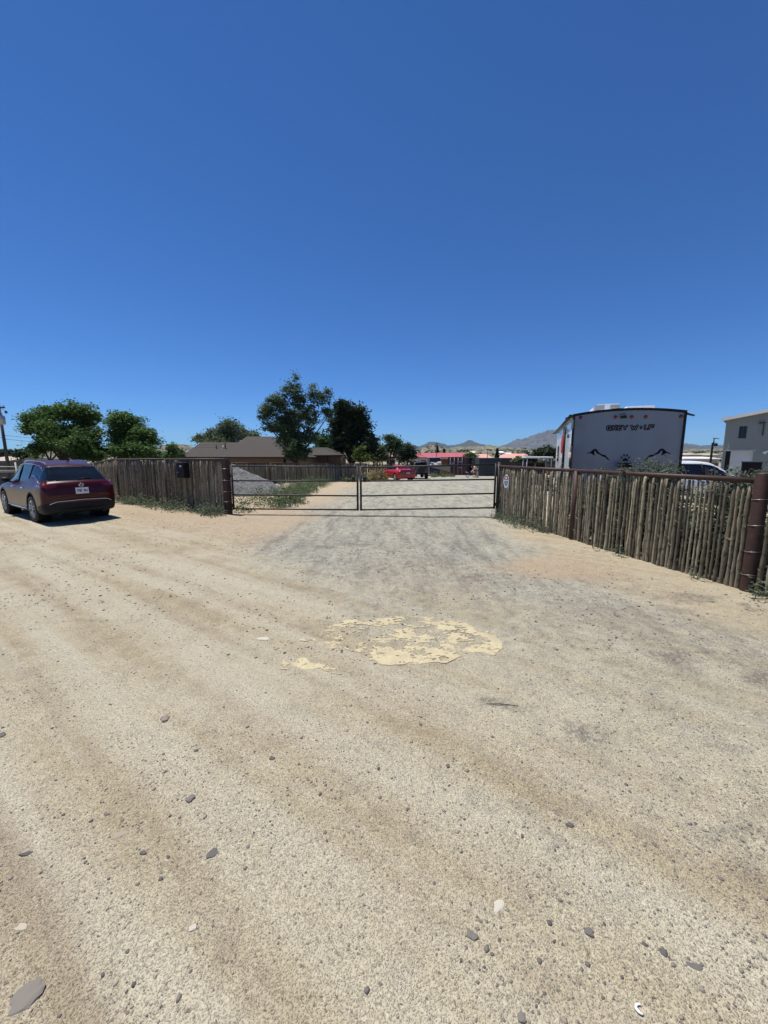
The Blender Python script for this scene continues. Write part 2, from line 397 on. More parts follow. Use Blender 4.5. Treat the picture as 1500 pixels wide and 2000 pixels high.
for c1, wd, a in TRK: track_ = np.maximum(track_, a*np.exp(-((t_+.12*np.sin(s_*.5+c1)-c1)/wd)**2))
track_ *= (1-sstep(3.6, 4.6, t_)); rut_ = rutf(fx, fy)*(1-sstep(3.8, 4.8, t_))*(1-.7*grav_)
for xc, sl in ((.9, .03), (-.9, 0), (2.4, .05)):
    track_ = np.maximum(track_, .8*np.exp(-((fx-xc-sl*fy)/.28)**2)*sstep(5, 7.5, fy)*(1-sstep(50, 60, fy)))
grass_ = np.clip(sstep(60, 75, fy)+sstep(16, 26, fy)*(1-sstep(-1, 0, np.minimum(fx+4.2-.02*fy, 3)))*.6+sstep(10, 20, np.abs(fx))*sstep(14, 20, fy)*.5, 0, 1)*(1-grav_)
nx = len(xs); ny = len(ys)
ii, jj = np.meshgrid(np.arange(nx-1), np.arange(ny-1)); ii = ii.ravel(); jj = jj.ravel()
F = np.stack([jj*nx+ii, jj*nx+ii+1, (jj+1)*nx+ii+1, (jj+1)*nx+ii], 1)
fg = grav_[F].mean(1); ft = t_[F].mean(1)
iy = fy[F].mean(1)
sel_g = (fg > .5) & (iy < 66)
sel_r = (~sel_g) & (ft < 4.6) & (ft > -6) & (np.abs(fx[F].mean(1)) < 400)
sel_o = ~(sel_g | sel_r)
for nm, sel in (('gravel_driveway', sel_g), ('dirt_road', sel_r), ('ground', sel_o)):
    Fs = F[sel]; used, inv = np.unique(Fs, return_inverse=True)
    o = np_mesh(nm, np.stack([fx[used], fy[used], fz[used]], 1), inv.reshape(Fs.shape), M['ground'], smooth=True)
    for an, arr in (('gravel', grav_), ('sand', sand_), ('dark', dark_), ('track', track_), ('rut', rut_), ('grass', grass_)): attr(o, an, arr[used])
    tag(o, {'gravel_driveway': 'pale grey gravel driveway running through the pipe gate', 'dirt_road': 'dusty tan dirt road with tyre tracks', 'ground': 'sandy tan ground beside the fences and the valley beyond'}[nm], nm.split('_')[-1], kind='structure')

# ---------------------------------------------------------------- pebbles (stuff) and single stones
ico = bmesh.new(); bmesh.ops.create_icosphere(ico, subdivisions=1, radius=1)
IV = np.array([v.co[:] for v in ico.verts]); IF = np.array([[v.index for v in f.verts] for f in ico.faces]); ico.free()
g = NT('pebble_stone'); tone = g.at('tone')
M['pebble'] = g.out(g.ramp(tone, [(0, (.075, .07, .07)), (.35, (.15, .135, .12)), (.7, (.25, .215, .165)), (.9, (.34, .29, .21)), (1, (.42, .39, .32))]), .85, g.bump(g.noise(120, 3), .3, .004))
def pebbles(name, P, R, label, flat=.62):
    n = len(P); jit = 1+RNG.uniform(-.28, .28, (n, len(IV), 1))
    V = IV[None]*jit
    V[:, :, 0] *= RNG.uniform(.75, 1.45, (n, 1)); V[:, :, 2] *= RNG.uniform(flat*.6, flat*1.2, (n, 1))
    a = RNG.uniform(0, 2*pi, n); ca, sa = np.cos(a)[:, None], np.sin(a)[:, None]
    x = V[:, :, 0]*ca-V[:, :, 1]*sa; y = V[:, :, 0]*sa+V[:, :, 1]*ca
    V = np.stack([x, y, V[:, :, 2]], 2)*R[:, None, None]+P[:, None, :]
    Fc = (IF[None]+(np.arange(n)*len(IV))[:, None, None]).reshape(-1, 3)
    o = np_mesh(name, V.reshape(-1, 3), Fc, M['pebble'])
    attr(o, 'tone', np.repeat(np.clip(RNG.beta(1.6, 1.9, n), 0, 1), len(IV)))
    return tag(o, label, 'gravel', kind='stuff')
N = 42000
Y = .75+RNG.random(N)**1.5*9.0; X = (RNG.random(N)-.5)*2*(Y*1.05+.6)
# clustered: keep by noise density
dens = np.clip(.35+.55*fbm(X, Y, 41, 4, 2.2)+.35*(X > .2)*np.exp(-((Y-3.2)/2.2)**2), .04, 1)
keep = RNG.random(N) < dens; X, Y = X[keep], Y[keep]
R = .0022+.0045*RNG.random(len(X))**2.2; big = RNG.random(len(X)) < .05; R[big] = RNG.uniform(.006, .0115, big.sum())
R *= np.clip(1+(Y-3)*.09, 1, 1.6)
Z = gzv(X, Y)+R*.05
N2 = 15000; Y2_ = 3.2+RNG.random(N2)**.8*10.5; X2_ = (RNG.random(N2)-.5)*2*(Y2_*1.0+.5); d2_ = np.clip(.3+.6*fbm(X2_, Y2_, 43, 4, 1.7)+.3*(X2_ > -1.5), .03, 1)
k2 = (RNG.random(N2) < d2_) & (X2_*TD[0]+Y2_*TD[1] < 6.9+2.5*(np.abs(X2_+.6) < 3)); X2_, Y2_ = X2_[k2], Y2_[k2]; R2_ = .005+.013*RNG.random(len(X2_))**2.6
X = np.concatenate([X, X2_]); Y = np.concatenate([Y, Y2_]); R = np.concatenate([R, R2_]); Z = np.concatenate([Z, gzv(X2_, Y2_)+R2_*.1])
pebbles('loose_gravel', np.stack([X, Y, Z], 1), R, 'small loose stones scattered over the dirt road and drive')

STONES = [
 (323, 1407, 9, .6, 'round pale grey pebble lying alone left of centre on the dirt road', 1),
 (372, 1563, 10, .35, 'angular grey stone with a bright edge above a cluster of dark pebbles', 0),
 (415, 1669, 13, .1, 'flat slate blue stone chip with a pointed left end', 2),
 (50, 1665, 13, .0, 'narrow dark stone half sunk near the left edge of the road', 3),
 (52, 1946, 33, .42, 'large flat grey stone embedded in the dirt at the bottom left corner', 2),
 (3, 1438, 9, .15, 'dark rounded stone cut by the left edge of the picture', 0),
 (280, 1667, 7, .12, 'small squarish purple grey stone left of the slate chip', 0),
 (974, 1768, 15, 1.0, 'pale whitish flat stone right of centre in the near dirt', 2),
 (922, 1828, 11, .3, 'wedge shaped grey stone below the whitish flat stone', 0),
 (1295, 1860, 9, .05, 'dark egg shaped stone low on the right of the near dirt', 0),
 (1356, 1886, 13, .2, 'long blue grey stone chip at the lower right', 2),
 (1112, 1610, 8, .05, 'dark oval pebble right of centre on the brown dirt', 0),
 (532, 1482, 6, .05, 'small black round pebble with a pale lower rim', 0),
 (383, 1467, 5, .05, 'tiny black pebble between the round pale pebble and the black round one', 0),
 (208, 1590, 8, .25, 'thin slanted grey stone beside shallow hoof like dents', 3),
 (236, 1630, 13, .75, 'buff flat stone flush with the dirt left of centre', 2),
 (41, 1807, 11, .95, 'cream coloured flat stone near the left edge', 2),
 (376, 1814, 8, 1.0, 'white quartz chip in the near dirt above the lower left corner', 0),
 (875, 1494, 5, .1, 'small dark green grey pebble in a loose trio near the centre', 0),
 (897, 1490, 5, .95, 'small pale round pebble right of the dark one near the centre', 0),
 (514, 1248, 12, 1.0, 'thin white flat rock flake left of the yellow patch', 2),
 (1018, 1990, 10, .35, 'grey stone at the very bottom edge right of centre', 0),
 (1150, 1820, 10, .2, 'grey oval stone right of the wedge shaped stone', 0),
 (1450, 1415, 6, .95, 'white chip near the right edge on brown dirt', 0),
]
for px, py, r, tone, lab, shp in STONES:
    c = onground(px, py); rr = (onground(px+r, py)-c).length
    random.seed(px); sx, sy, sz = {0: (1, .8, .6), 1: (1, .9, .8), 2: (1, .62, .16), 3: (1, .32, .35)}[shp]
    bm = bmesh.new(); bmesh.ops.create_icosphere(bm, subdivisions=2, radius=1)
    an = random.uniform(-.6, .9)
    for v in bm.verts:
        q = v.co.copy(); k = 1+.16*sin(q.x*3.1+px)+.13*sin(q.y*4.3+py)+random.uniform(-.07, .07)
        if shp == 0: q = Vector((max(-.82, min(.86, q.x)), max(-.8, min(.75, q.y)), q.z))
        x, y, z = q.x*sx*k*rr, q.y*sy*k*rr, max(-.3, min(.7, q.z))*sz*k*rr
        v.co = (x*cos(an)-y*sin(an), x*sin(an)+y*cos(an), z)
    me = bpy.data.meshes.new('stone'); bm.to_mesh(me); bm.free(); me.materials.append(M['pebble'])
    o = bpy.data.objects.new('stone', me); COL.objects.link(o); o.location = (c.x, c.y, gzf(c.x, c.y)-sz*rr*.05)
    attr(o, 'tone', np.full(len(me.vertices), tone)); tag(o, lab, 'stone', 'single stones lying on the dirt')
# white curved scrap
mb = MB(); c = onground(1250, 1973); rr = (onground(1257, 1973)-c).length
mb.tube([(rr*cos(a), rr*sin(a), .002+.002*sin(a*2)) for a in np.linspace(.9, 5.0, 12)], [rr*(.18+.22*sin(k/11*pi)) for k in range(12)], 6)
o = mb.build('plastic_scrap', M['white']); o.location = (c.x, c.y, gzf(c.x, c.y)+.003)
tag(o, 'small white curved scrap shaped like a hook near the bottom right', 'litter')
# twig right of centre
mb = MB(); c = onground(980, 1375)
mb.tube([(-.11, .01, 0), (-.03, .0, .006), (.04, -.004, .004), (.12, -.012, 0)], [.002, .003, .003, .0015], 5)
o = mb.build('twig', M['trunk']); o.location = (c.x, c.y, gzf(c.x, c.y)+.004); tag(o, 'thin dark twig lying across the grey gravel strip right of centre', 'twig')

# ---------------------------------------------------------------- peeling yellow sheet pressed in the dirt
g = NT('dried_yellow_crust')
cc = g.mix(g.ramp(g.noise(5, 6, .75), [(.38, 0), (.62, 1)]), (.475, .41, .25), (.385, .33, .21)); cc = g.mix(g.ramp(g.noise(60, 4, .7), [(.52, 0), (.64, .5)]), cc, (.26, .22, .15))
M['crust'] = g.out(cc, .9, g.bump(g.noise(35, 4, .7), .5, .01))
def crust(name, poly, thresh, seed, lab, step=.009):
    P = [onground(*p) for p in poly]; x0 = min(p.x for p in P); x1 = max(p.x for p in P); y0 = min(p.y for p in P); y1 = max(p.y for p in P)
    X = np.arange(x0, x1, step); Yv = np.arange(y0, y1, step); A, B = np.meshgrid(X, Yv)
    def inside(a, b):
        r = np.zeros(a.shape, bool); n = len(P)
        for i in range(n):
            p, q = P[i], P[(i+1) % n]
            cnd = ((p.y > b) != (q.y > b)) & (a < (q.x-p.x)*(b-p.y)/((q.y-p.y)+1e-12)+p.x); r ^= cnd
        return r
    cA = A[:-1, :-1]+step/2; cB = B[:-1, :-1]+step/2
    wob = .03*fbm(cA, cB, seed, 3, 20)
    ins = inside(cA+wob, cB+wob*.7)
    nzv = .55*fbm(cA*.9-cB*.3, cB*1.8, seed+1, 4, 7)+.5*fbm(cA*.7+cB*.3, cB*1.7, seed+2, 4, 24)+.32*fbm(cA, cB*1.3, seed+3, 3, 75)
    keepc = ins & (nzv > thresh(cA, cB))
    nx = len(X); jj, ii = np.nonzero(keepc)
    Fq = np.stack([jj*nx+ii, jj*nx+ii+1, (jj+1)*nx+ii+1, (jj+1)*nx+ii], 1)
    used, inv = np.unique(Fq, return_inverse=True)
    vx = A.ravel()[used]+RNG.uniform(-.35, .35, len(used))*step; vy = B.ravel()[used]+RNG.uniform(-.35, .35, len(used))*step
    vz = gzv(vx, vy)+.003+.004*np.clip(fbm(vx, vy, seed+4, 3, 9), -.5, 1.5)
    o = np_mesh(name, np.stack([vx, vy, vz], 1), inv.reshape(Fq.shape), M['crust'])
    sol = o.modifiers.new('thick', 'SOLIDIFY'); sol.thickness = .003; sol.offset = -1
    return tag(o, lab, 'sheet')
lx, ly = onground(585, 1250)[:2]; rx_, ry_ = onground(985, 1250)[:2]
crust('peeling_sheet', [(585, 1250), (600, 1232), (650, 1212), (730, 1208), (810, 1203), (860, 1206), (905, 1215), (945, 1232), (972, 1240), (982, 1258), (970, 1280), (925, 1274), (905, 1268), (930, 1256), (905, 1262), (900, 1280), (880, 1292), (780, 1298), (735, 1296), (700, 1272), (640, 1262)],
      lambda a, b: .32-.42*sstep(lx+.3, rx_-.3, a)-.2*(b < ly-.12), 51, 'pale yellow crumbling sheet pressed into the dirt in front of the gate')
crust('sheet_fragment', [(552, 1284), (560, 1282), (600, 1286), (640, 1300), (668, 1318), (640, 1312), (605, 1306), (550, 1306)],
      lambda a, b: -.12+0*a, 61, 'separate pale yellow triangular piece left of the crumbling sheet')
# ---------------------------------------------------------------- stake fences
g = NT('weathered_stakes'); stt = g.at('tone')
v1 = g.mapping((14, 14, 1.2)); n_a = g.noise(1.6, 5, .7, v1); n_b = g.noise(12, 3, .6)
c = g.mix(g.ramp(n_a, [(.3, 0), (.7, 1)]), (.16, .135, .09), (.37, .325, .235))
c = g.mix(g.ramp(n_b, [(.52, 0), (.66, .7)]), c, (.055, .044, .034))
c = g.mix(g.ramp(g.noise(26, 3, .7), [(.64, 0), (.70, .8)]), c, (.5, .46, .38))
c = g.mix(1.0, c, g.ramp(stt, [(0, (.32, .30, .27)), (.5, (.8, .78, .73)), (1, (1.4, 1.36, 1.25))]), 'MULTIPLY')
M['stake'] = g.out(c, .9, g.bump(n_a, 1.0, .02))

def stake(V, F, T, x, y, z0, z1, r, rng, tone, seg=9, ns=6, lean=0.0, wob=.16):
    base = len(V); kx, ky = rng.uniform(-1, 1), rng.uniform(-1, 1); ph = rng.uniform(0, 6)
    lx, ly = rng.normal(0, lean), rng.normal(0, lean)
    for i in range(seg+1):
        f = i/seg; z = z0+(z1-z0)*f
        cx = x+lx*(f-.5)+r*wob*(sin(f*5+ph)*kx+.5*sin(f*13+ph*2)); cy = y+ly*(f-.5)+r*wob*(cos(f*4.4+ph)*ky+.4*sin(f*11))
        rr = r*(1.12-.3*f)*(1+rng.uniform(-.2, .2)) * (1.35 if rng.random() < .09 else 1)
        if i == seg: rr *= .8
        for k in range(ns):
            a = 2*pi*k/ns+ph; V.append((cx+rr*cos(a)*(1+rng.uniform(-.1, .1)), cy+rr*sin(a), z+(rng.uniform(-.02, .02) if i == seg else 0))); T.append(tone)
    for i in range(seg):
        for k in range(ns):
            a = base+i*ns+k; b = base+i*ns+(k+1) % ns; F.append((a, b, b+ns, a+ns))
    e = base+seg*ns; F.append((e, e+1, e+2, e+3)); F.append((e, e+3, e+4, e+5))
    # broken twig stubs
    for _ in range(rng.integers(1, 6)):
        f = rng.uniform(.15, .95); z = z0+(z1-z0)*f; a = rng.uniform(0, 2*pi); L = r*rng.uniform(.8, 1.6); b0 = len(V)
        p = Vector((x+r*.8*cos(a), y+r*.8*sin(a), z)); d = Vector((cos(a), sin(a), rng.uniform(.3, 1)))*L; q = r*.28
        for m in (0, 1):
            for dx, dz in ((-q, -q), (q, -q), (q, q), (-q, q)):
                s = 1-.5*m; V.append((p.x+d.x*m-dx*s*sin(a), p.y+d.y*m+dx*s*cos(a), p.z+d.z*m+dz*s)); T.append(min(1, tone+.35))
        F.extend([(b0+k, b0+(k+1) % 4, b0+4+(k+1) % 4, b0+4+k) for k in range(4)]); F.append((b0+4, b0+5, b0+6, b0+7))
def stake_panel(p0, p1, h0, h1, parent, rmean, spacing, seed, lean=.015, seg=9, gapch=0):
    rng = np.random.default_rng(seed); V, F_, T = [], [], []
    d = Vector((p1[0]-p0[0], p1[1]-p0[1])); L = d.length; d.normalize(); u = spacing*.6
    while u < L-spacing*.3:
        x, y = p0[0]+d.x*u, p0[1]+d.y*u; f = u/L
        if rng.random() > gapch:
            zz = gzf(x, y); r = rmean*rng.uniform(.7, 1.3); off = rng.normal(0, .012)
            stake(V, F_, T, x-d.y*off, y+d.x*off, zz-.08, h0+(h1-h0)*f-.03-abs(rng.normal(0, .03)), r, rng, float(np.clip(rng.normal(.5, .27), 0, 1)), seg, 6, lean)
        u += spacing*rng.uniform(.72, 1.3)
    o = np_mesh('stake_panel', V, F_, M['stake'], parent, True) if 0 else None
    me = bpy.data.meshes.new('stake_panel'); me.from_pydata(V, [], F_); me.polygons.foreach_set('use_smooth', [True]*len(F_)); me.materials.append(M['stake'])
    o = bpy.data.objects.new('stake_panel', me); COL.objects.link(o); o.parent = parent; attr(o, 'tone', T); return o
def wire_ring(r, z): 
    m = MB(); pr = [(r+.004*cos(a), z+.004*sin(a)) for a in np.linspace(0, 2*pi, 7)]; m.lathe(pr, n=20); return m
def fence(pts, hs, lab, posts, postr, railr, rmean, spacing, seed, seg=9, cat='fence', lean=.015, bigpost=None):
    root = thing('stake_fence', lab, cat, (0, 0, 0))
    for i in range(len(pts)-1):
        stake_panel(pts[i], pts[i+1], hs[i], hs[i+1], root, rmean, spacing, seed+i, lean, seg)
        MB().tube([(pts[i][0], pts[i][1], hs[i]), (pts[i+1][0], pts[i+1][1], hs[i+1])], railr, 12).build('top_rail', M['rust'], root)
    for i, (p, h) in enumerate(zip(pts, hs)):
        if not posts[i]: continue
        r = posts[i] if not isinstance(posts[i], bool) else postr
        MB().tube([(p[0], p[1], gzf(*p)-.2), (p[0], p[1], h)], r, 12).build('post', M['rust'], root)
    return root

# right fence: gate end -> big post -> past the camera
RG = Vector((3.40, 11.42)); RP = Vector((5.0, 5.08)); RM = Vector((4.14, 8.30)); dr = (RP-RG).normalized()
RZ = 1.505
root = fence([tuple(RG+dr*.05), tuple(RM), tuple(RP-dr*.06)], [RZ, RZ, RZ], 'right hand fence of weathered stakes under a pipe rail, between gate and thick post', [False, True, False], .055, .04, .0245, .0605, 100, 12)
# fence beyond the thick post
e0 = RP+dr*.1; e1 = RP+dr*2.6; e2 = RP+dr*6.5
fence([tuple(e0), tuple(e1), tuple(e2)], [RZ, RZ, RZ], 'short end of stake fence cut by the right edge, beyond the thick rusty post', [False, True, True], .06, .04, .03, .08, 140, 12)
# thick post with wire bands
t = thing('fence_post', 'thick rusty pipe post with four wire bands at the right edge', 'post', (RP.x, RP.y, 0))
m = MB(); m.lathe([(.0, 1.615), (.075, 1.61), (.081, 1.595), (.081, -.2)], n=28); m.build('pipe', M['rust'], t)
for z in (1.27, .92, .56, .24): 
    m = MB(); m.tube([(.084*cos(a), .084*sin(a), z+.006*sin(a*2)+.015*cos(a)) for a in np.linspace(0, 2*pi, 25)], .004, 5, False); m.build('wire_band', M['wire'], t)

# left fence
LP = Vector((-4.87, 11.93)); LM = Vector((-7.72, 13.69)); LC = Vector((-10.75, 15.57)); LE = Vector((-15.2, 19.4)); LF = Vector((-21, 24.5))
dl = (LC-LP).normalized()
lf = fence([tuple(LP+dl*.06), tuple(LM), tuple(LC)], [1.70, 1.68, 1.66], 'left hand fence of close set grey stakes beside the red car, carrying the black box', [False, True, True], .06, .038, .026, .047, 200, 8, lean=.01)
fence([tuple(LC+Vector((-.05, .05))), tuple(LE), tuple(LF)], [1.66, 1.30, 1.1], 'dark stake fence running away behind the red car', [False, True, True], .06, .038, .028, .052, 230, 6, lean=.01)
t = thing('gate_post', 'square dark rusty post with wire bands at the left end of the gate', 'post', (LP.x, LP.y, 0), atan2(dl.y, dl.x))
MB().box((0, 0, .76), (.17, .17, 1.93), bev=.012).build('pipe', M['rust'], t)
for z in (1.42, 1.06, .71, .40):
    q = .09; MB().tube([(-q, -q, z), (q, -q, z), (q, q, z), (-q, q, z), (-q, -q, z)], .0045, 5, False).build('wire_band', M['wire'], t)
t = thing('gate_post', 'slim dark steel post at the right end of the gate', 'post', (RG.x, RG.y, 0))
MB().tube([(0, 0, -.2), (0, 0, 1.60)], .055, 14).build('pipe', M['darksteel'], t)
m = MB(); m.lathe([(0, 1.63), (.03, 1.625), (.056, 1.605), (.058, 1.595)], n=14); m.build('cap', M['darksteel'], t)

# second fence behind gate
A2 = (atx(452, 27.5), 27.5); B2 = (atx(716, 43), 43.0); C2 = (atx(752, 47), 47)
pts = [(A2[0]-4.5, A2[1]-5.0)]+[(A2[0]+(B2[0]-A2[0])*f, A2[1]+(B2[1]-A2[1])*f) for f in (0, .2, .4, .6, .8, 1)]
pts = [(a, b) for a, b in pts]
fence(pts, [gz(*p)+1.62 for p in pts], 'dark grey stake fence in posts and panels in front of the brown house', [True]*len(pts), .07, .045, .05, .095, 300, 3, lean=.01)

# black mailbox on the left fence
mp = LP+(LC-LP)*.298; nrm = Vector((-dl.y, dl.x)); nrm = nrm if nrm.y < 0 else -nrm
t = thing('lock_box', 'black metal box with a small pale sticker hung on the left fence', 'metal box', (mp.x+nrm.x*.16, mp.y+nrm.y*.16, 1.07), atan2(dl.y, dl.x)+pi)
# local x along the fence (to the right as seen), local -y toward camera
MB().box((0, 0, .25), (.44, .2, .48), bev=.012).build('case', M['black'], t)
MB().box((0, -.03, .512), (.48, .28, .03), bev=.01).build('lid', M['darksteel'], t)
MB().box((.05, -.104, .40), (.10, .006, .055)).build('sticker', M['signwhite'], t)
MB().tube([(-.1, -.105, .2), (-.1, -.125, .2)], .018, 10).build('lock', M['galv'], t)
MB().box((0, .1, .53), (.36, .05, .12)).build('bracket', M['darksteel'], t)

# ---------------------------------------------------------------- gates
def gate(p0, p1, zl, zr, lab, hinge_left):           # p0 left, p1 right xy ; zl, zr rail heights at both ends
    d = Vector((p1[0]-p0[0], p1[1]-p0[1])); L = d.length; t = thing('pipe_gate', lab, 'gate', (p0[0], p0[1], 0), atan2(d.y, d.x), 'two leaves of the pipe gate')
    for k, (a, b) in enumerate(zip(zl, zr)):
        MB().tube([(.03, 0, a), (L-.03, 0, b)], .027 if k == 3 else .023, 10).build('rail', M['darksteel'], t)
    MB().tube([(0, 0, zl[0]-.025), (0, 0, zl[3]+.03)], .031, 10).build('stile', M['darksteel'], t)
    MB().tube([(L, 0, zr[0]-.025), (L, 0, zr[3]+.03)], .031, 10).build('stile', M['darksteel'], t)
    hx = -.05 if hinge_left else L+.05; zz = zl if hinge_left else zr
    for z in (zz[0]+.1, zz[3]-.3): MB().tube([(hx, 0, z-.05), (hx, 0, z+.05)], .02, 8).box((hx+(.02 if hinge_left else -.02), 0, z), (.08, .03, .03)).build('hinge', M['darksteel'], t)
    return t, L
mid = Vector((-.755, 11.70))
dg = (Vector((3.33, 11.42))-LP).normalized()
gl = (LP+dg*.17); gm0 = mid-dg*.05; gm1 = mid+dg*.05; gr_ = Vector((3.30, 11.425))
t, L = gate(gl, gm0, (.17, .61, 1.05, 1.50), (.17, .60, 1.05, 1.47), 'left leaf of the dark pipe gate, hinged on the square rusty post', True)
MB().box((L-.12, -.03, 1.10), (.10, .05, .14)).tube([(L-.3, 0, 1.05), (L-.13, 0, 1.16)], .015, 8).build('latch', M['darksteel'], t)
t, L = gate(gm1, gr_, (.17, .60, 1.05, 1.46), (.27, .70, 1.12, 1.56), 'right leaf of the dark pipe gate, slightly raised at the slim post', False)
MB().box((.12, -.03, 1.10), (.10, .05, .14)).tube([(.3, 0, 1.05), (.13, 0, 1.16)], .015, 8).build('latch', M['darksteel'], t)
m = MB()                                             # chain and padlock joining the leaves
for k in range(9):
    a = k/9*2*pi; m.lathe([(.012+.004*cos(b), .004*sin(b)) for b in np.linspace(0, 2*pi, 6)], (mid.x+.075*cos(a), mid.y+.05*sin(a)-.01, 1.14), 'Y' if k % 2 else 'X', 8)
t = thing('padlock_chain', 'x', 'padlock'); m.build('chain', M['galv'], t); MB().box((mid.x, mid.y-.07, 1.09), (.05, .025, .06), bev=.006).build('padlock', M['galv'], t); o = t; tag(o, 'bright chain and padlock joining the two gate leaves', 'padlock')

# ---------------------------------------------------------------- security sign
PS = Vector((0, 0, 0)); sd = dr
sp = plane_hit(994, 940, Vector((RG.x, RG.y, 0)), Vector((dr.y, -dr.x, 0)))
nx_ = Vector((-1, -.55, 0)).normalized()
yaw = atan2(nx_.y, nx_.x)+pi/2
t = thing('warning_sign', 'small white shield shaped security sign on the stakes beside the gate', 'sign', (sp.x-.08, sp.y-.02, sp.z), yaw)
oct_ = [(-.035, .19), (.035, .19), (.095, .09), (.1, -.02), (.085, -.09), (.045, -.185), (-.045, -.185), (-.085, -.09), (-.1, -.02), (-.095, .09)]
f2 = lambda u, v, q: (u*1.02, q, v)
MB().prism(oct_, f2, 0, -.008).build('plate', M['signwhite'], t)
arch = [(-.05, .155), (.05, .155), (.085, .07), (.08, .045), (-.08, .045), (-.085, .07)]
MB().prism(arch, f2, -.0082, -.0105).build('print_band', M['signred'], t)
MB().prism([(-.022, .125), (.022, .125), (.026, .07), (.012, .062), (-.012, .062), (-.026, .07)], f2, -.0107, -.0125).build('emblem', M['signwhite'], t)
m = MB()
for z, wd, hh in ((.005, .15, .014), (-.035, .14, .022), (-.075, .125, .016), (-.105, .085, .016)):
    u = -wd/2
    random.seed(int(z*1000)+200)
    while u < wd/2-.01:
        l = random.uniform(.012, .03); m.box((u+l/2, -.0095, z), (l, .003, hh)); u += l+.005
m.box((0, -.0095, -.155), (.012, .003, .03))
m.build('lettering', M['signblue'], t)
# ---------------------------------------------------------------- cars
def mono(T, Yv, t):                                  # monotone cubic interpolation
    T = np.asarray(T, float); Yv = np.asarray(Yv, float); h = np.diff(T); d = np.diff(Yv)/h; m = np.zeros(len(T))
    m[1:-1] = np.where(d[:-1]*d[1:] > 0, 2*d[:-1]*d[1:]/(d[:-1]+d[1:]+1e-12), 0); m[0] = d[0]; m[-1] = d[-1]
    i = np.clip(np.searchsorted(T, t)-1, 0, len(h)-1); s = (t-T[i])/h[i]
    return (2*s**3-3*s**2+1)*Yv[i]+(s**3-2*s**2+s)*h[i]*m[i]+(-2*s**3+3*s**2)*Yv[i+1]+(s**3-s**2)*h[i]*m[i+1]
def inpoly(px, py, poly):
    r = False; n = len(poly)
    for i in range(n):
        (x1, y1), (x2, y2) = poly[i], poly[(i+1) % n]
        if (y1 > py) != (y2 > py) and px < (x2-x1)*(py-y1)/(y2-y1)+x1: r = not r
    return r
def car_shell(st, nu=150, nv=7, rear_bulge=.06, front_bulge=.1, shoulder=.0):
    st = np.array(st, float); T = np.concatenate([[0], np.cumsum(np.hypot(np.diff(st[:, 0]), np.diff(st[:, 8])))])
    tt = np.linspace(0, T[-1], nu); cols = [mono(T, st[:, k], tt) for k in range(9)]
    rows = []
    for i in range(nu):
        x, zb, w_, zm, wb, zbe, wt, ze, ztp = [c[i] for c in cols]
        P = [(0, zb), (w_*.55, zb), (w_-.10, zb+.015), (w_-.015, zb+.12), (w_, zm), (w_-.01, .45*zm+.55*zbe), (wb, zbe), (wb*.42+wt*.58, zbe+.6*(ze-zbe)), (wt, ze), (wt*.62, .3*ze+.7*ztp), (0, ztp)]
        out = []; n = len(P)
        for k in range(n-1):
            p0 = P[k-1] if k else (-P[1][0], P[1][1]); p1 = P[k]; p2 = P[k+1]; p3 = P[k+2] if k < n-2 else (-P[n-2][0], P[n-2][1])
            for q in range(nv):
                s = q/nv; a = [.5*((2*p1[j])+(-p0[j]+p2[j])*s+(2*p0[j]-5*p1[j]+4*p2[j]-p3[j])*s*s+(-p0[j]+3*p1[j]-3*p2[j]+p3[j])*s**3) for j in (0, 1)]
                out.append(a)
        out.append(list(P[-1]))
        rows.append([(x, max(0, a[0]), a[1]) for a in out])
    R = np.array(rows)                               # nu x nk x 3
    xr, xf = st[0, 0], st[-1, 0]; wmax = st[:, 2].max()
    y = R[:, :, 1]/wmax; fr = np.clip(1-(R[:, :, 0]-xr)/.5, 0, 1); ff = np.clip(1-(xf-R[:, :, 0])/.6, 0, 1)
    R[:, :, 0] += rear_bulge*y**2*fr - front_bulge*y**2*ff
    return R
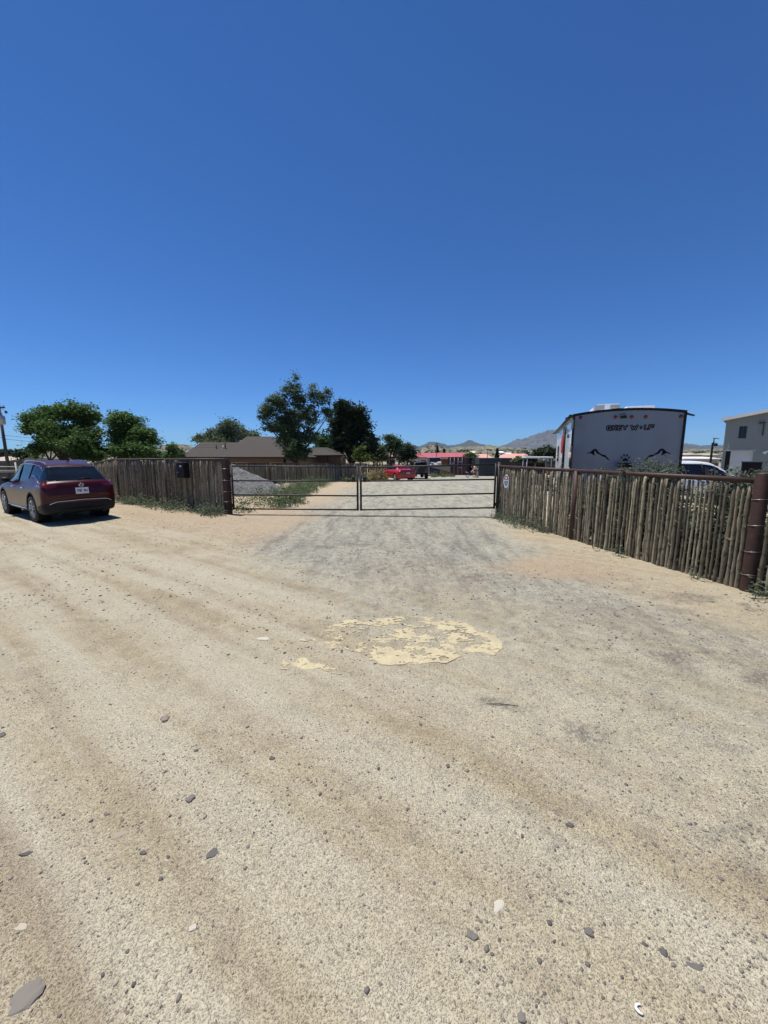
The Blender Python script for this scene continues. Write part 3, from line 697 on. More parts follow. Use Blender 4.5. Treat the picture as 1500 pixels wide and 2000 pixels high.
def split_shell(R, classify, parent, mats, names, capname='body'):
    """two mirrored halves; faces grouped by classify(center, normal, i, k)"""
    nu, nk = R.shape[:2]; full = np.concatenate([R, (R*np.array([1, -1, 1]))[:, ::-1][:, 1:]], 1); nk2 = full.shape[1]
    V = full.reshape(-1, 3); groups = {}
    for i in range(nu-1):
        for k in range(nk2-1):
            a = i*nk2+k; f = (a, a+1, a+nk2+1, a+nk2); c = (V[f[0]]+V[f[1]]+V[f[2]]+V[f[3]])/4
            nrm = np.cross(V[f[2]]-V[f[0]], V[f[3]]-V[f[1]]); L = np.linalg.norm(nrm)
            if L < 1e-9: continue
            nrm = nrm/L
            if np.dot(nrm, c-np.array([2.4, 0, .8])) < 0: nrm = -nrm
            g_ = classify(c, nrm, i, min(k, nk2-2-k))
            if g_ is None: continue
            if g_ in ('side_window', 'side_windows', 'tail_light', 'tail_lights'): g_ = (g_.rstrip('s'), 1 if c[1] > 0 else -1)
            groups.setdefault(g_, []).append(f)
    capb = []
    for k in range(nk-1):
        q = (k, k+1, nk2-2-k, nk2-1-k) if nk2-2-k != k+1 else (k, k+1, nk2-1-k)
        c = V[list(q)].mean(0); g_ = classify(np.array([c[0], .3, c[2]]), np.array([-1., 0, 0]), 0, k)
        groups.setdefault(g_ if g_ in ('cladding', 'sill', 'tail_panel') else 'body', []).append(q)
    capf = [tuple((nu-1)*nk2+k for k in range(nk2))[::-1]]
    groups.setdefault('rearcap', []); 
    out = {}
    for g_, fs in groups.items():
        if not fs: continue
        mk = g_; nmn = g_
        if isinstance(g_, tuple): nmn = g_[0]; mk = nmn if nmn in mats else nmn+'s'
        if g_ == 'body': fs = fs+capf
        used = sorted({v for f in fs for v in f}); mp_ = {v: n for n, v in enumerate(used)}
        me = bpy.data.meshes.new(names.get(nmn, nmn)); me.from_pydata([tuple(V[v]) for v in used], [], [tuple(mp_[v] for v in f) for f in fs])
        me.polygons.foreach_set('use_smooth', [len(f) == 4 for f in fs]); me.materials.append(mats[mk])
        bm = bmesh.new(); bm.from_mesh(me); bmesh.ops.remove_doubles(bm, verts=bm.verts[:], dist=.0005); bmesh.ops.recalc_face_normals(bm, faces=bm.faces[:]); bm.to_mesh(me); bm.free()
        o = bpy.data.objects.new(names.get(nmn, nmn), me); COL.objects.link(o); o.parent = parent; out[g_] = o
    return out
def surf_pt(R, x, z, side):                          # outer half width at (x,z)
    best = None
    A = R.reshape(-1, 3); d = (A[:, 0]-x)**2+(A[:, 2]-z)**2*1.5-(A[:, 1] > .3)*0.0
    j = np.argsort(d)[:6]; return side*A[j][:, 1].max()
def wheel_parts(parent, x, y, r, side, spokes=5, rimmat='alloy', wid=.23, rz=0):
    s = side; m = MB(); hw = wid/2
    prof = [(r*.66, -hw*.9), (r*.72, -hw), (r*.93, -hw), (r, -hw*.72), (r*1.0, hw*.72), (r*.93, hw), (r*.72, hw), (r*.66, hw*.9), (r*.66, -hw*.9)]
    m.lathe(prof, (x, y, r), 'Y', 32); tyre = m.build('wheel', M['rubber'], parent)
    m = MB(); yo = y+s*hw*.80
    m.lathe([(r*.68, s*hw*.15), (r*.68, s*hw*.95), (r*.65, s*hw*.93), (r*.63, s*hw*.45), (r*.30, s*hw*.30), (0, s*hw*.28)], (x, y, r), 'Y', 28)
    m.build('rim_barrel', M['black'], tyre)
    m = MB(); m.lathe([(r*.675, s*hw*.97), (r*.63, s*hw*.97), (r*.63, s*hw*.8)], (x, y, r), 'Y', 32)
    m.lathe([(0, s*hw*.98), (r*.12, s*hw*.97), (r*.14, s*hw*.8)], (x, y, r), 'Y', 16)
    for k in range(spokes):
        for dd in (-.16, .16):
            a = 2*pi*k/spokes+.3+rz
            p0 = (x+r*.10*cos(a+dd*2), y+s*hw*.92, r+r*.10*sin(a+dd*2)); p1 = (x+r*.64*cos(a+dd*1.5), y+s*hw*.92, r+r*.64*sin(a+dd*1.5))
            m.tube([p0, p1], [r*.035, r*.055], 6)
    m.build('rim', M[rimmat], tyre); return tyre
def strip_on(R, pts, side, rad, parent, name, mat, off=.006):
    P = []
    for x, z in pts: P.append((x, surf_pt(R, x, z, side)+side*off, z))
    return MB().tube(P, rad, 6).build(name, mat, parent)

# --- the dark red crossover
hd = Vector((-.82, .57)).normalized(); yawc = atan2(hd.y, hd.x)
axle = Vector((-9.17, 11.15)); rearp = axle-hd*1.08
suv = thing('parked_car', 'dark red crossover car seen from behind, parked by the left fence', 'car', (rearp.x, rearp.y, 0.0), yawc)
ST = [(0.00, .40, .70, .58, .74, .70, .70, .74, .76), (0.02, .36, .80, .60, .82, .78, .76, .84, .86), (0.05, .30, .89, .62, .88, .90, .78, .97, 1.0),
      (0.10, .28, .93, .66, .90, .99, .76, 1.065, 1.10), (0.18, .26, .945, .68, .905, 1.04, .72, 1.13, 1.16), (0.36, .25, .95, .70, .90, 1.07, .66, 1.29, 1.33),
      (0.54, .25, .955, .71, .895, 1.08, .615, 1.43, 1.47), (0.62, .25, .955, .71, .895, 1.07, .60, 1.505, 1.55), (0.72, .25, .955, .71, .895, 1.06, .60, 1.535, 1.585), (1.0, .25, .955, .71, .895, 1.05, .62, 1.575, 1.63),
      (1.5, .24, .95, .70, .89, 1.03, .65, 1.635, 1.68), (2.1, .24, .945, .70, .885, 1.01, .65, 1.635, 1.685), (2.6, .24, .945, .70, .88, 1.00, .64, 1.59, 1.645),
      (3.0, .24, .945, .70, .88, .99, .62, 1.45, 1.51), (3.4, .24, .945, .69, .88, .98, .61, 1.24, 1.28), (3.72, .24, .945, .69, .875, .97, .64, 1.04, 1.09), (3.9, .24, .94, .68, .87, .95, .66, 1.0, 1.05),
      (4.3, .25, .93, .66, .86, .90, .64, .94, .98), (4.65, .27, .90, .62, .82, .82, .60, .85, .88), (4.84, .30, .80, .56, .74, .70, .55, .72, .75), (4.9, .38, .66, .5, .64, .58, .5, .6, .62)]
R = car_shell(ST, 190, 7, .15)
WR = .365; XR, XF = 1.05, 3.87
sidewin = [(.62, 1.40), (.95, 1.52), (1.5, 1.575), (2.1, 1.575), (2.55, 1.53), (2.9, 1.42), (3.35, 1.19), (3.5, 1.08), (3.3, 1.045), (2.4, 1.07), (1.85, 1.10), (1.45, 1.20), (1.2, 1.29), (1.0, 1.29), (.8, 1.24), (.42, 1.12), (.36, 1.16)]
rearw = [(-.80, 1.22), (-.70, 1.15), (.70, 1.15), (.80, 1.22), (.64, 1.47), (.58, 1.51), (-.58, 1.51), (-.64, 1.47)]
def cls(c, n, i, k):
    x, y, z = c; ay = abs(y)
    for xw in (XR, XF):
        if (x-xw)**2+(z-WR)**2 < .435**2 and ay > .45 and k > 8: return None
    for xw in (XR, XF):
        if (x-xw)**2+(z-WR)**2 < .475**2 and ay > .6: return 'cladding'
    if k > 40 and ay > .55 and inpoly(x, z, sidewin) and x > .3: return 'side_window'
    if x < .72 and inpoly(y, z, rearw): return 'rear_window'
    if k > 38 and ay > .5 and x < .95 and 1.18+.10*max(0, x-.4) < z < 1.50: return 'side_window'
    if x < .70 and z > 1.49 and z < 1.53 and ay < .60: return 'spoiler'
    if 2.72 < x < 3.62 and ay < .60 and z > 1.10 and n[2] > .35: return 'windshield'
    if z < .36 or (x < .5 and z < .58-.16*x) : return 'cladding'
    tl = x < .62 and .935 < z+.12*x*0 < 1.055 and ay > .60 and z > .955+.10*(x) and z < 1.045+.05*x
    if tl: return 'tail_light'
    return 'body'
parts = split_shell(R, cls, suv, {'body': M['carred'], 'cladding': M['black'], 'side_window': M['glass'], 'rear_window': M['glass'], 'spoiler': M['black'], 'windshield': M['glass'], 'tail_light': M['tailred']},
            {'cladding': 'lower_cladding'})
for s in (1, -1):
    for n_w, xw in enumerate((XR, XF)):
        wheel_parts(suv, xw, s*.835, WR, s, 5, rz=.5*n_w)
        m = MB(); m.lathe([(.44, s*.925), (.44, s*.6), (.1, s*.6)], (xw, 0, WR), 'Y', 28); m.build('wheel_arch', M['black'], suv)
    strip_on(R, [(.64, 1.42), (.95, 1.535), (1.5, 1.59), (2.1, 1.59), (2.55, 1.545), (2.9, 1.435), (3.35, 1.205)], s, .011, suv, 'window_trim', M['chrome'])
    strip_on(R, [(.36, 1.09), (.62, 1.165), (.8, 1.225), (1.0, 1.275), (1.15, 1.275)], s, .013, suv, 'window_trim', M['chrome'])
    strip_on(R, [(1.5, .37), (2.1, .345), (3.0, .345), (3.35, .37)], s, .022, suv, 'sill_strip', M['chrome'])
    for xh in (1.75, 2.75):
        yy = surf_pt(R, xh, .93, s); MB().box((xh, yy+s*.025, .93), (.2, .025, .03), bev=.01).tube([(xh-.08, yy, .93), (xh-.08, yy+s*.025, .93)], .012, 6).build('door_handle', M['chrome'], suv)
    yy = surf_pt(R, 3.2, 1.02, s); m = MB(); m.ball((3.2, s*(abs(yy)+.13), 1.10), (.09, .12, .085), 12, 8); m.tube([(3.25, s*(abs(yy)-.03), 1.03), (3.22, s*(abs(yy)+.08), 1.06)], .025, 6); m.build('side_mirror', M['black'], suv)
    for xb in (2.35,): strip_on(R, [(xb, 1.06), (xb+.02, 1.3), (xb-.02, 1.58)], s, .016, suv, 'window_pillar', M['black'], .002)
    strip_on(R, [(1.42, 1.19), (1.40, 1.4), (1.36, 1.57)], s, .012, suv, 'window_pillar', M['black'], .002)
    MB().tube([(.7, s*.60, 1.60), (.9, s*.60, 1.645), (1.7, s*.605, 1.68), (2.4, s*.60, 1.665), (2.6, s*.59, 1.635)], .014, 6).build('roof_rail', M['chrome'], suv)
    MB().box((.19, s*.62, 1.0), (.02, .12, .03), rz=-s*.25, bev=.005).build('reverse_light', M['amber'], suv)
    MB().box((.075, s*.50, .80), (.012, .17, .012), ry=.0).build('badge', M['chrome'], suv)
# bumper chrome arc, following the lower tailgate
P = []
for yy in np.linspace(-.86, .86, 23):
    z = .60+.035*(1-abs(yy)/.86); z -= .10*max(0, (abs(yy)-.66)/.2)
    rr = .15*(yy/.955)**2; P.append((-.012+rr+max(0, (abs(yy)-.7))**1.6*1.9, yy, z))
MB().tube(P, .011, 6).build('bumper_trim', M['chrome'], suv)
for s in (1, -1): MB().lathe([(.036, -.02), (.036, .1), (.03, .1), (.028, -.02), (.036, -.02)], (.10, s*.55, .27), 'X', 14).build('exhaust_tip', M['slate'], suv)
# emblem ring with bar, plate, wiper, antenna
def rearx(y, z):                                     # x of the tailgate surface
    A = R.reshape(-1, 3); d = (A[:, 1]-abs(y))**2+(A[:, 2]-z)**2; d = np.where(A[:, 0] < .7, d, 9); return A[np.argmin(d), 0]
xe = rearx(0, 1.03)-.012
m = MB(); m.tube([(xe+.12*0-.0+.10*sin(a)*.25*0, .058*cos(a), 1.025+.048*sin(a)) for a in np.linspace(0, 2*pi, 21)], .008, 6, False); m.box((xe, 0, 1.025), (.01, .14, .018)); m.build('emblem', M['chrome'], suv)
xp = rearx(0, .88)-.012
MB().box((xp, -.0, .875), (.012, .33, .165), ry=.1, bev=.003).build('licence_plate', M['signwhite'], suv)
m = MB(); random.seed(4)
def glyph(m, ch, x0, z0, wd, h, fn, r):
    G_ = {'G': [[(1, .85), (.8, 1), (.2, 1), (0, .8), (0, .2), (.2, 0), (1, 0), (1, .5), (.5, .5)]], 'R': [[(0, 0), (0, 1), (.85, 1), (1, .85), (1, .6), (.85, .5), (.15, .5)], [(.5, .5), (1, 0)]],
          'E': [[(1, 1), (0, 1), (0, 0), (1, 0)], [(0, .5), (.9, .5)]], 'Y': [[(0, 1), (.5, .45), (.5, 0)], [(1, 1), (.5, .45)]], 'W': [[(0, 1), (.25, 0), (.5, .7), (.75, 0), (1, 1)]],
          'L': [[(0, 1), (0, .2), (.2, 0), (1, 0)]], 'F': [[(0, 0), (0, .8), (.2, 1), (1, 1)], [(0, .5), (.9, .5)]], 'B': [[(0, 0), (0, 1), (.8, 1), (.9, .75), (.75, .5), (0, .5)], [(.75, .5), (1, .25), (.85, 0), (0, 0)]],
          'O': [[(0, 0), (0, 1), (1, 1), (1, 0), (0, 0)]], 'X': [[(0, 0), (1, 1)], [(0, 1), (1, 0)]], 'P': [[(0, 0), (0, 1), (1, 1), (1, .5), (0, .5)]], '5': [[(1, 1), (0, 1), (0, .55), (1, .5), (1, 0), (0, 0)]], '8': [[(0, 0), (0, 1), (1, 1), (1, 0), (0, 0)], [(0, .5), (1, .5)]], '3': [[(0, 1), (1, 1), (1, 0), (0, 0)], [(.3, .5), (1, .5)]], 'J': [[(1, 1), (1, 0), (0, 0), (0, .3)]]}
    for pl in G_[ch]: 
        for a, b in zip(pl[:-1], pl[1:]): fn(m, (x0+a[0]*wd, z0+a[1]*h), (x0+b[0]*wd, z0+b[1]*h), r)
def flat_y(X, thick):                                # stroke on a plane x = X, reading direction -y
    def fn(m, a, b, r): m.bar((X, -a[0], a[1]), (X, -b[0], b[1]), thick, r)
    return fn
u = -.12
for ch in 'P5B 3RJ':
    if ch != ' ': glyph(m, ch, u, .845, .026, .06, lambda m, a, b, r: m.tube([(xp-.009, -a[0], a[1]), (xp-.009, -b[0], b[1])], r, 4), .006)
    u += .038
m.build('plate_lettering', M['signblue'], suv)
xw_ = rearx(0, 1.2)-.02
MB().tube([(xw_-.01, .0, 1.175), (xw_+.02, -.14, 1.205), (xw_+.03, -.32, 1.2)], .010, 6).box((xw_, 0, 1.17), (.03, .06, .04)).build('wiper', M['black'], suv)
MB().prism([(0, 0), (.16, 0), (.03, .055), (0, .055)], lambda a, b, q: (.8+a, q, 1.64+b), -.012, .012).build('antenna', M['carred'], suv)


suv.scale = (1.03, .90, 1)
# --- bright red coupe
def coupe():
    root = thing('parked_car', 'bright red low coupe with a rear wing parked beyond the gate', 'car', (0, 0, 0))
    S = [(0.0, .34, .66, .5, .7, .66, .66, .72, .74), (.03, .28, .80, .52, .82, .74, .72, .82, .84), (.10, .24, .86, .55, .84, .82, .68, .88, .90), (.30, .2, .88, .56, .83, .85, .62, .90, .93), (.75, .19, .89, .56, .83, .86, .60, .93, .96),
         (1.1, .19, .89, .56, .83, .87, .54, 1.08, 1.12), (1.5, .18, .89, .56, .83, .87, .50, 1.21, 1.25), (2.0, .18, .88, .55, .82, .86, .50, 1.25, 1.29), (2.5, .18, .88, .55, .82, .85, .49, 1.18, 1.22), (3.0, .18, .88, .54, .81, .83, .52, .98, 1.01), (3.2, .18, .88, .54, .80, .81, .6, .86, .89),
         (3.8, .19, .87, .52, .78, .75, .55, .78, .81), (4.3, .21, .82, .48, .72, .65, .5, .67, .69), (4.5, .26, .66, .42, .6, .5, .42, .52, .54)]
    Rr = car_shell(S, 90, 4, .08, .2); XR_, XF_ = .95, 3.55
    sw = [(1.05, .98), (1.5, 1.16), (2.0, 1.20), (2.45, 1.14), (2.9, .95), (2.95, .89), (1.2, .90)]
    def cl(c, n, i, k):
        x, y, z = c; ay = abs(y)
        for xw in (XR_, XF_):
            if (x-xw)**2+(z-.31)**2 < .37**2 and ay > .45: return None
        if ay > .5 and z > .88 and inpoly(x, z, sw): return 'side_windows'
        if .85 < x < 1.5 and ay < .5 and z > .97 and z < 1.2: return 'rear_window'
        if 2.55 < x < 3.05 and ay < .52 and z > .93: return 'windshield'
        if x < .12 and .60 < z < .76: return 'tail_panel'
        if z < .25: return 'sill'
        return 'body'
    split_shell(Rr, cl, root, {'body': M['coupered'], 'side_windows': M['glass'], 'rear_window': M['glass'], 'windshield': M['glass'], 'tail_panel': M['tailred'], 'sill': M['black']}, {})
    for s in (1, -1):
        for xw in (XR_, XF_): wheel_parts(root, xw, s*.77, .31, s, 5, 'galv', .2); MB().lathe([(.37, s*.86), (.37, s*.55), (.1, s*.55)], (xw, 0, .31), 'Y', 20).build('wheel_arch', M['black'], root)
        MB().ball((2.75, s*.95, .92), (.07, .09, .06), 8, 6).build('side_mirror', M['coupered'], root)
        MB().box((.14, s*.58, .99), (.05, .05, .13)).build('wing_support', M['coupered'], root)
        strip_on(Rr, [(1.4, .50), (2.4, .50), (3.1, .50)], s, .014, root, 'side_moulding', M['amber'])
    MB().box((.16, 0, 1.065), (.24, 1.5, .035), bev=.012).build('rear_wing', M['coupered'], root)
    MB().box((-.02, 0, .54), (.05, 1.35, .05), bev=.015).build('bumper_bar', M['coupered'], root)
    MB().box((-.012, 0, .665), (.02, .34, .14)).build('licence_plate', M['galv'], root)
    return root
cp = coupe(); p = at(797, 930, 35.3); hx, hy = -.40, .917
cp.location = (p.x, p.y, gz(p.x, p.y)); cp.scale = (1.0, 1.02, 1.12); cp.rotation_euler = (radians(0), radians(1.5)*0, atan2(hy, hx))

# --- dark 4x4 with spare wheel
jp = thing('parked_car', 'black boxy off-road car with a spare wheel on its back, behind the red coupe', 'car')
m = MB(); m.box((2.0, 0, .80), (3.5, 1.55, .62), bev=.05); m.box((3.3, 0, 1.08), (1.3, 1.35, .12), bev=.04); m.build('body', M['jeep'], jp)
m = MB(); m.box((1.35, 0, 1.80), (2.1, 1.42, .07), bev=.03)
for x in (.32, 1.25, 2.3):
    for s in (1, -1): m.tube([(x, s*.72, 1.08), (x+(.12 if x > 2 else 0), s*.66, 1.8)], .045, 6)
m.tube([(.32, -.7, 1.1), (.32, .7, 1.1)], .04, 6); m.build('hard_top', M['jeep'], jp)
MB().box((.30, 0, 1.44), (.02, 1.2, .56)).build('rear_window', M['glass'], jp)
for s in (1, -1):
    MB().box((1.3, s*.70, 1.44), (1.8, .02, .58), rx=-s*.09).build('side_window', M['glass'], jp)
    MB().box((.95, s*.86, .93), (1.0, .22, .05), bev=.015).build('fender', M['black'], jp)
    MB().box((3.2, s*.86, .93), (1.0, .22, .05), bev=.015).build('fender', M['black'], jp)
    MB().box((.235, s*.68, .88), (.05, .12, .2)).build('tail_light', M['tailred'], jp)
    for xw in (.95, 3.2): wheel_parts(jp, xw, s*.78, .42, s, 6, 'galv', .28)
MB().box((.15, 0, .58), (.18, 1.5, .14), bev=.02).build('bumper', M['black'], jp)
m = MB(); m.lathe([(0, 0), (.2, -.02), (.36, 0), (.42, .05), (.42, .2), (.36, .24), (.0, .24)], (0.0, 0, 1.05), 'X', 28); sw_ = m.build('spare_wheel', M['rubber'], jp); sw_.location = (.0, -.12, 0)
p = at(822, 930, 40.5); jp.location = (p.x, p.y, gz(p.x, p.y)); jp.rotation_euler = (0, 0, radians(96))

# --- white car behind the right fence
wc = thing('parked_car', 'white hatchback with dark windows parked behind the right fence, nose to the right', 'car', (10.35, 15.95, 0), radians(-3))
S2 = [(x*.93, zb, w_*.95, zm*.96, wb*.95, zbe*.95, wt*.95, ze*.955, z_*.955) for x, zb, w_, zm, wb, zbe, wt, ze, z_ in ST]
R2 = car_shell(S2, 130, 5)
sw2 = [(.5, 1.12), (.45, 1.4), (.9, 1.47), (1.4, 1.50), (2.0, 1.50), (2.35, 1.46), (2.7, 1.36), (3.1, 1.14), (3.25, 1.02), (3.0, .985)]
def cl2(c, n, i, k):
    x, y, z = c; ay = abs(y)
    for xw in (.98, 3.6):
        if (x-xw)**2+(z-.34)**2 < .40**2 and ay > .45: return None
    if k > 30 and ay > .5 and inpoly(x, z, sw2): return 'side_windows'
    if 2.55 < x < 3.4 and ay < .56 and z > 1.04 and n[2] > .3: return 'windshield'
    if x < .5 and 1.1 < z < 1.44 and ay < .6: return 'rear_window'
    if z < .33: return 'sill'
    if x < .4 and .88 < z < 1.0 and ay > .58: return 'tail_lights'
    return 'body'
split_shell(R2, cl2, wc, {'body': M['whitecar'], 'side_windows': M['glass'], 'windshield': M['glass'], 'rear_window': M['glass'], 'sill': M['black'], 'tail_lights': M['tailred']}, {})
for s in (1, -1):
    for xw in (.98, 3.6): wheel_parts(wc, xw, s*.79, .34, s, 5)
    MB().ball((3.0, s*1.0, 1.04), (.09, .11, .08), 10, 6).build('side_mirror', M['whitecar'], wc)
    strip_on(R2, [(2.15, 1.0), (2.15, 1.2), (2.12, 1.5)], s, .018, wc, 'window_pillar', M['black'], -.008)

# --- small utility cart with a pale roof
ut = thing('utility_cart', 'open utility cart with a pale roof behind the fence, left of the trailer', 'cart')
m = MB(); m.box((0, 0, .55), (1.4, 2.5, .4), bev=.06); m.box((0, -1.0, .85), (1.35, .7, .25), bev=.05); m.build('body', M['black'], ut)
MB().box((0, .1, 1.93), (1.52, 1.7, .09), bev=.03).build('roof', M['white'], ut)
for s in (1, -1):
    for y in (-.7, .85): MB().tube([(s*.68, y-.1, .7), (s*.66, y, 1.9)], .03, 8).build('roof_post', M['galv'], ut)
    for y in (-.9, .85): wheel_parts(ut, 0, 0, .3, s, 5, 'galv', .22).matrix_local = Matrix.Translation((s*.62, y, 0)) @ Matrix.Rotation(radians(90), 4, 'Z')
    MB().box((s*.32, .3, 1.0), (.55, .5, .12), bev=.04).box((s*.32, .58, 1.3), (.52, .1, .55), bev=.04).build('seat', M['black'], ut)
    MB().ball((s*.45, -1.36, .86), (.09, .04, .07), 10, 6).build('headlight', M['signwhite'], ut)
p = at(1048, 910, 23.2); ut.location = (p.x, p.y, gz(p.x, p.y)); ut.rotation_euler = (0, 0, radians(-12))
# ---------------------------------------------------------------- travel trailer
RVE = Vector((.932, -.363, 0)); RVF = Vector((.363, .932, 0)); RVL = Vector((5.62, 11.7, 0)); HW = 1.38
RVO = RVL+RVE*HW; LEN = 9.4; ZB = .55
rv = thing('travel_trailer', 'large white travel trailer with a grey rear wall standing behind the right fence', 'trailer', RVO, atan2(RVE.y, RVE.x))
def rvp(px, py):
    h = plane_hit(px, py, RVO, -RVF)-RVO; return (h.dot(RVE), h.z)
def rvs(px, py):
    h = plane_hit(px, py, RVL, -RVE)-RVO; return (h.dot(RVF), h.z)
def roofz(u): return 3.02+.12*(1-(u/HW)**2)
us = np.linspace(-HW, HW, 17)
m = MB(); poly = [(u, roofz(u)-.05) for u in us]+[(HW-.02, ZB), (-HW+.02, ZB)]
m.prism([(u*.985, z) for u, z in poly], lambda a, b, q: (a, q, b), .0, .05); m.build('rear_wall', M['rvgrey'], rv)
m = MB(); m.prism([(u*.995, z-.002) for u, z in poly], lambda a, b, q: (a, q, b), .052, LEN); m.build('side_walls', M['rvwhite'], rv)
m = MB(); m.prism([(u*1.01, roofz(u)+.01) for u in us]+[(u*1.01, roofz(u)-.045) for u in us[::-1]], lambda a, b, q: (a, q, b), .02, LEN+.02); m.build('roof', M['white'], rv)
m = MB()                                             # black edge trim
m.prism([(u*1.012, roofz(u)+.012) for u in us]+[(u*1.0, roofz(u)-.055) for u in us[::-1]], lambda a, b, q: (a, q, b), -.025, .018)
for s in (1, -1): m.box((s*(HW-.015), .0, (3.0+ZB)/2), (.055, .06, 2.98-ZB))
m.build('edge_trim', M['black'], rv)
m = MB()
m.tube([(-HW-.07, .1, 2.99), (-HW-.07, LEN-.4, 2.99)], .05, 10); m.box((-HW-.03, LEN/2, 3.01), (.1, LEN-.2, .03)); m.build('awning_tube', M['slate'], rv)
for y in (.02, LEN-.3):
    MB().prism([(0, 0), (-.22, -.10), (-.20, -.14), (0, -.08)], lambda a, b, q: (-HW+a, q, 3.03+b), y, y+.06).build('gutter_spout', M['slate'], rv)
MB().prism([(0, 0), (.24, -.09), (.22, -.12), (0, -.06)], lambda a, b, q: (HW+a-.02, q, 3.0+b), .05, .11).build('gutter_spout', M['slate'], rv)
MB().box((HW+.03, LEN/2, 2.97), (.08, LEN-.3, .05)).build('awning_tube', M['slate'], rv)
# roof units
m = MB(); m.prism([(-.42, 0), (.42, 0), (.42, .40), (.36, .46), (-.28, .46), (-.42, .34)], lambda a, b, q: (a*1.0-.18, q, 3.11+b), 2.5, 3.35); ac = m.build('air_conditioner', M['white'], rv)
m = MB()
for k in range(2):
    for j in range(5): m.box((-.40+k*.48+.0, 2.492, 3.37+j*.035), (.30, .012, .012))
m.build('grille', M['greypanel'], ac)
MB().box((-.18, 2.49, 3.42), (.12, .01, .2)).build('grille_divider', M['white'], ac)
m = MB(); m.prism([(-.45, 0), (.45, 0), (.38, .29), (-.35, .29)], lambda a, b, q: (a+.62, q, 3.08+b), 1.6, 2.2); m.build('roof_vent', M['white'], rv)
# marker lights, camera
for px, py in ((1134, 815.5), (1202, 814.5), (1234, 814.5), (1261, 814.2), (1330, 813.5)):
    u, z = rvp(px, py); MB().lathe([(0, -.028), (.03, -.025), (.048, -.012), (.05, .0)], (u, 0, z), 'Y', 16).build('marker_light', M['tailred'], rv)
u, z = rvp(1217.5, 814.7); m = MB(); m.box((u, -.03, z), (.15, .06, .07), bev=.015); m.tube([(u+.04, -.03, z+.03), (u+.04, -.04, z+.085), (u-.12, -.04, z+.075)], .008, 6); m.build('rear_camera', M['black'], rv)
def onrear(pts): return [rvp(x, y) for x, y in pts]
def decal(pts, name, mat='decal', t=.004, t0=0): MB().prism(pts, lambda a, b, q: (a, q, b), -.001-t0, -.001-t0-t).build(name, M[mat], rv)
cvt = lambda L: onrear([(1080+x/5.357, 780+y/5.357) for x, y in L])
mt = [(345, 575), (365, 561), (395, 549), (415, 530), (432, 518), (455, 521), (470, 540), (480, 556), (520, 580), (545, 581), (560, 600), (600, 641), (572, 631), (545, 605), (518, 597), (485, 576), (465, 570), (450, 552), (444, 540), (436, 537), (431, 548), (434, 572), (436, 584), (424, 584), (408, 572), (392, 562), (368, 568)]
decal(cvt(mt), 'mountain_decal')
L1 = cvt(mt); u1 = cvt([(470, 560)])[0][0]; u2 = cvt([(1100, 560)])[0][0]
decal([(u2-(a-u1), b) for a, b in L1][::-1], 'mountain_decal')
# paw: pad and four toes with claw marks
uc, zc = rvp(1221.3, 893.5); s_ = .0062*2.0
def blob(cx, cz, rx, rz, rot=0, n=12): return [(uc+s_*(cx+rx*cos(a)*cos(rot)-rz*sin(a)*sin(rot)), zc+s_*(cz+rx*cos(a)*sin(rot)+rz*sin(a)*cos(rot))) for a in np.linspace(0, 2*pi, n, endpoint=False)]
m = MB()
for poly in (blob(-3.0, 4.6, 1.7, 2.8, .1), blob(3.0, 4.6, 1.7, 2.8, -.1), blob(-7.2, -.2, 1.7, 2.4, .5), blob(7.2, -.2, 1.7, 2.4, -.5)):
    m.prism(poly, lambda a, b, q: (a, q, b), -.001, -.006)
m.prism([(uc+s_*x, zc+s_*y) for x, y in ((-6, -7.5), (-5, -4.2), (-2.2, -3.2), (-1, -1.2), (1.2, -1.0), (2.8, -3.2), (5.4, -4.4), (6.2, -7.2), (3.4, -8), (0, -7.2), (-3.6, -8.2))], lambda a, b, q: (a, q, b), -.001, -.006)
for cx, cz in ((-3.4, 8.8), (3.4, 8.8), (-9.6, 2.8), (9.6, 2.8)): m.prism([(uc+s_*(cx-.5), zc+s_*(cz-1)), (uc+s_*(cx+.5), zc+s_*(cz-1)), (uc+s_*cx*1.03, zc+s_*(cz+1.6))], lambda a, b, q: (a, q, b), -.001, -.006)
m.build('paw_decal', M['decal'], rv)
# name lettering: outlined wide letters
(ua, za), (ub, zb_) = rvp(1184.2, 839.2), rvp(1277.5, 830.8); LW = ub-ua; LH = .145
seq = [('G', 0, .105), ('R', .125, .095), ('E', .235, .085), ('Y', .335, .12), ('W', .515, .155), ('L', .80, .075), ('F', .885, .115)]
def seg(t): 
    def fn(m, a, b, r): m.bar((a[0], t, a[1]), (b[0], t, b[1]), .004, r)
    return fn
def seg2(t):
    def fn(m, a, b, r):
        d = Vector((b[0]-a[0], b[1]-a[1])); d.normalize(); q = Vector((-d.y, d.x))*r/2; e = d*r*.4
        p = [(a[0]-e.x+q.x, a[1]-e.y+q.y), (b[0]+e.x+q.x, b[1]+e.y+q.y), (b[0]+e.x-q.x, b[1]+e.y-q.y), (a[0]-e.x-q.x, a[1]-e.y-q.y)]
        m.prism(p, lambda x, y, z: (x, z, y), t-random.random()*.0008, t-.0022)
    return fn
m = MB(); m2 = MB(); zm = (za+zb_)/2-LH/2
for ch, x0, wd in seq:
    glyph(m, ch, ua+LW*x0+.02, zm+.02, LW*wd-.03, LH-.04, seg2(-.0012), .058)
    glyph(m2, ch, ua+LW*x0+.02, zm+.02, LW*wd-.03, LH-.04, seg2(-.0045), .013)
uo, zo = ua+LW*.735, zm+LH*.45
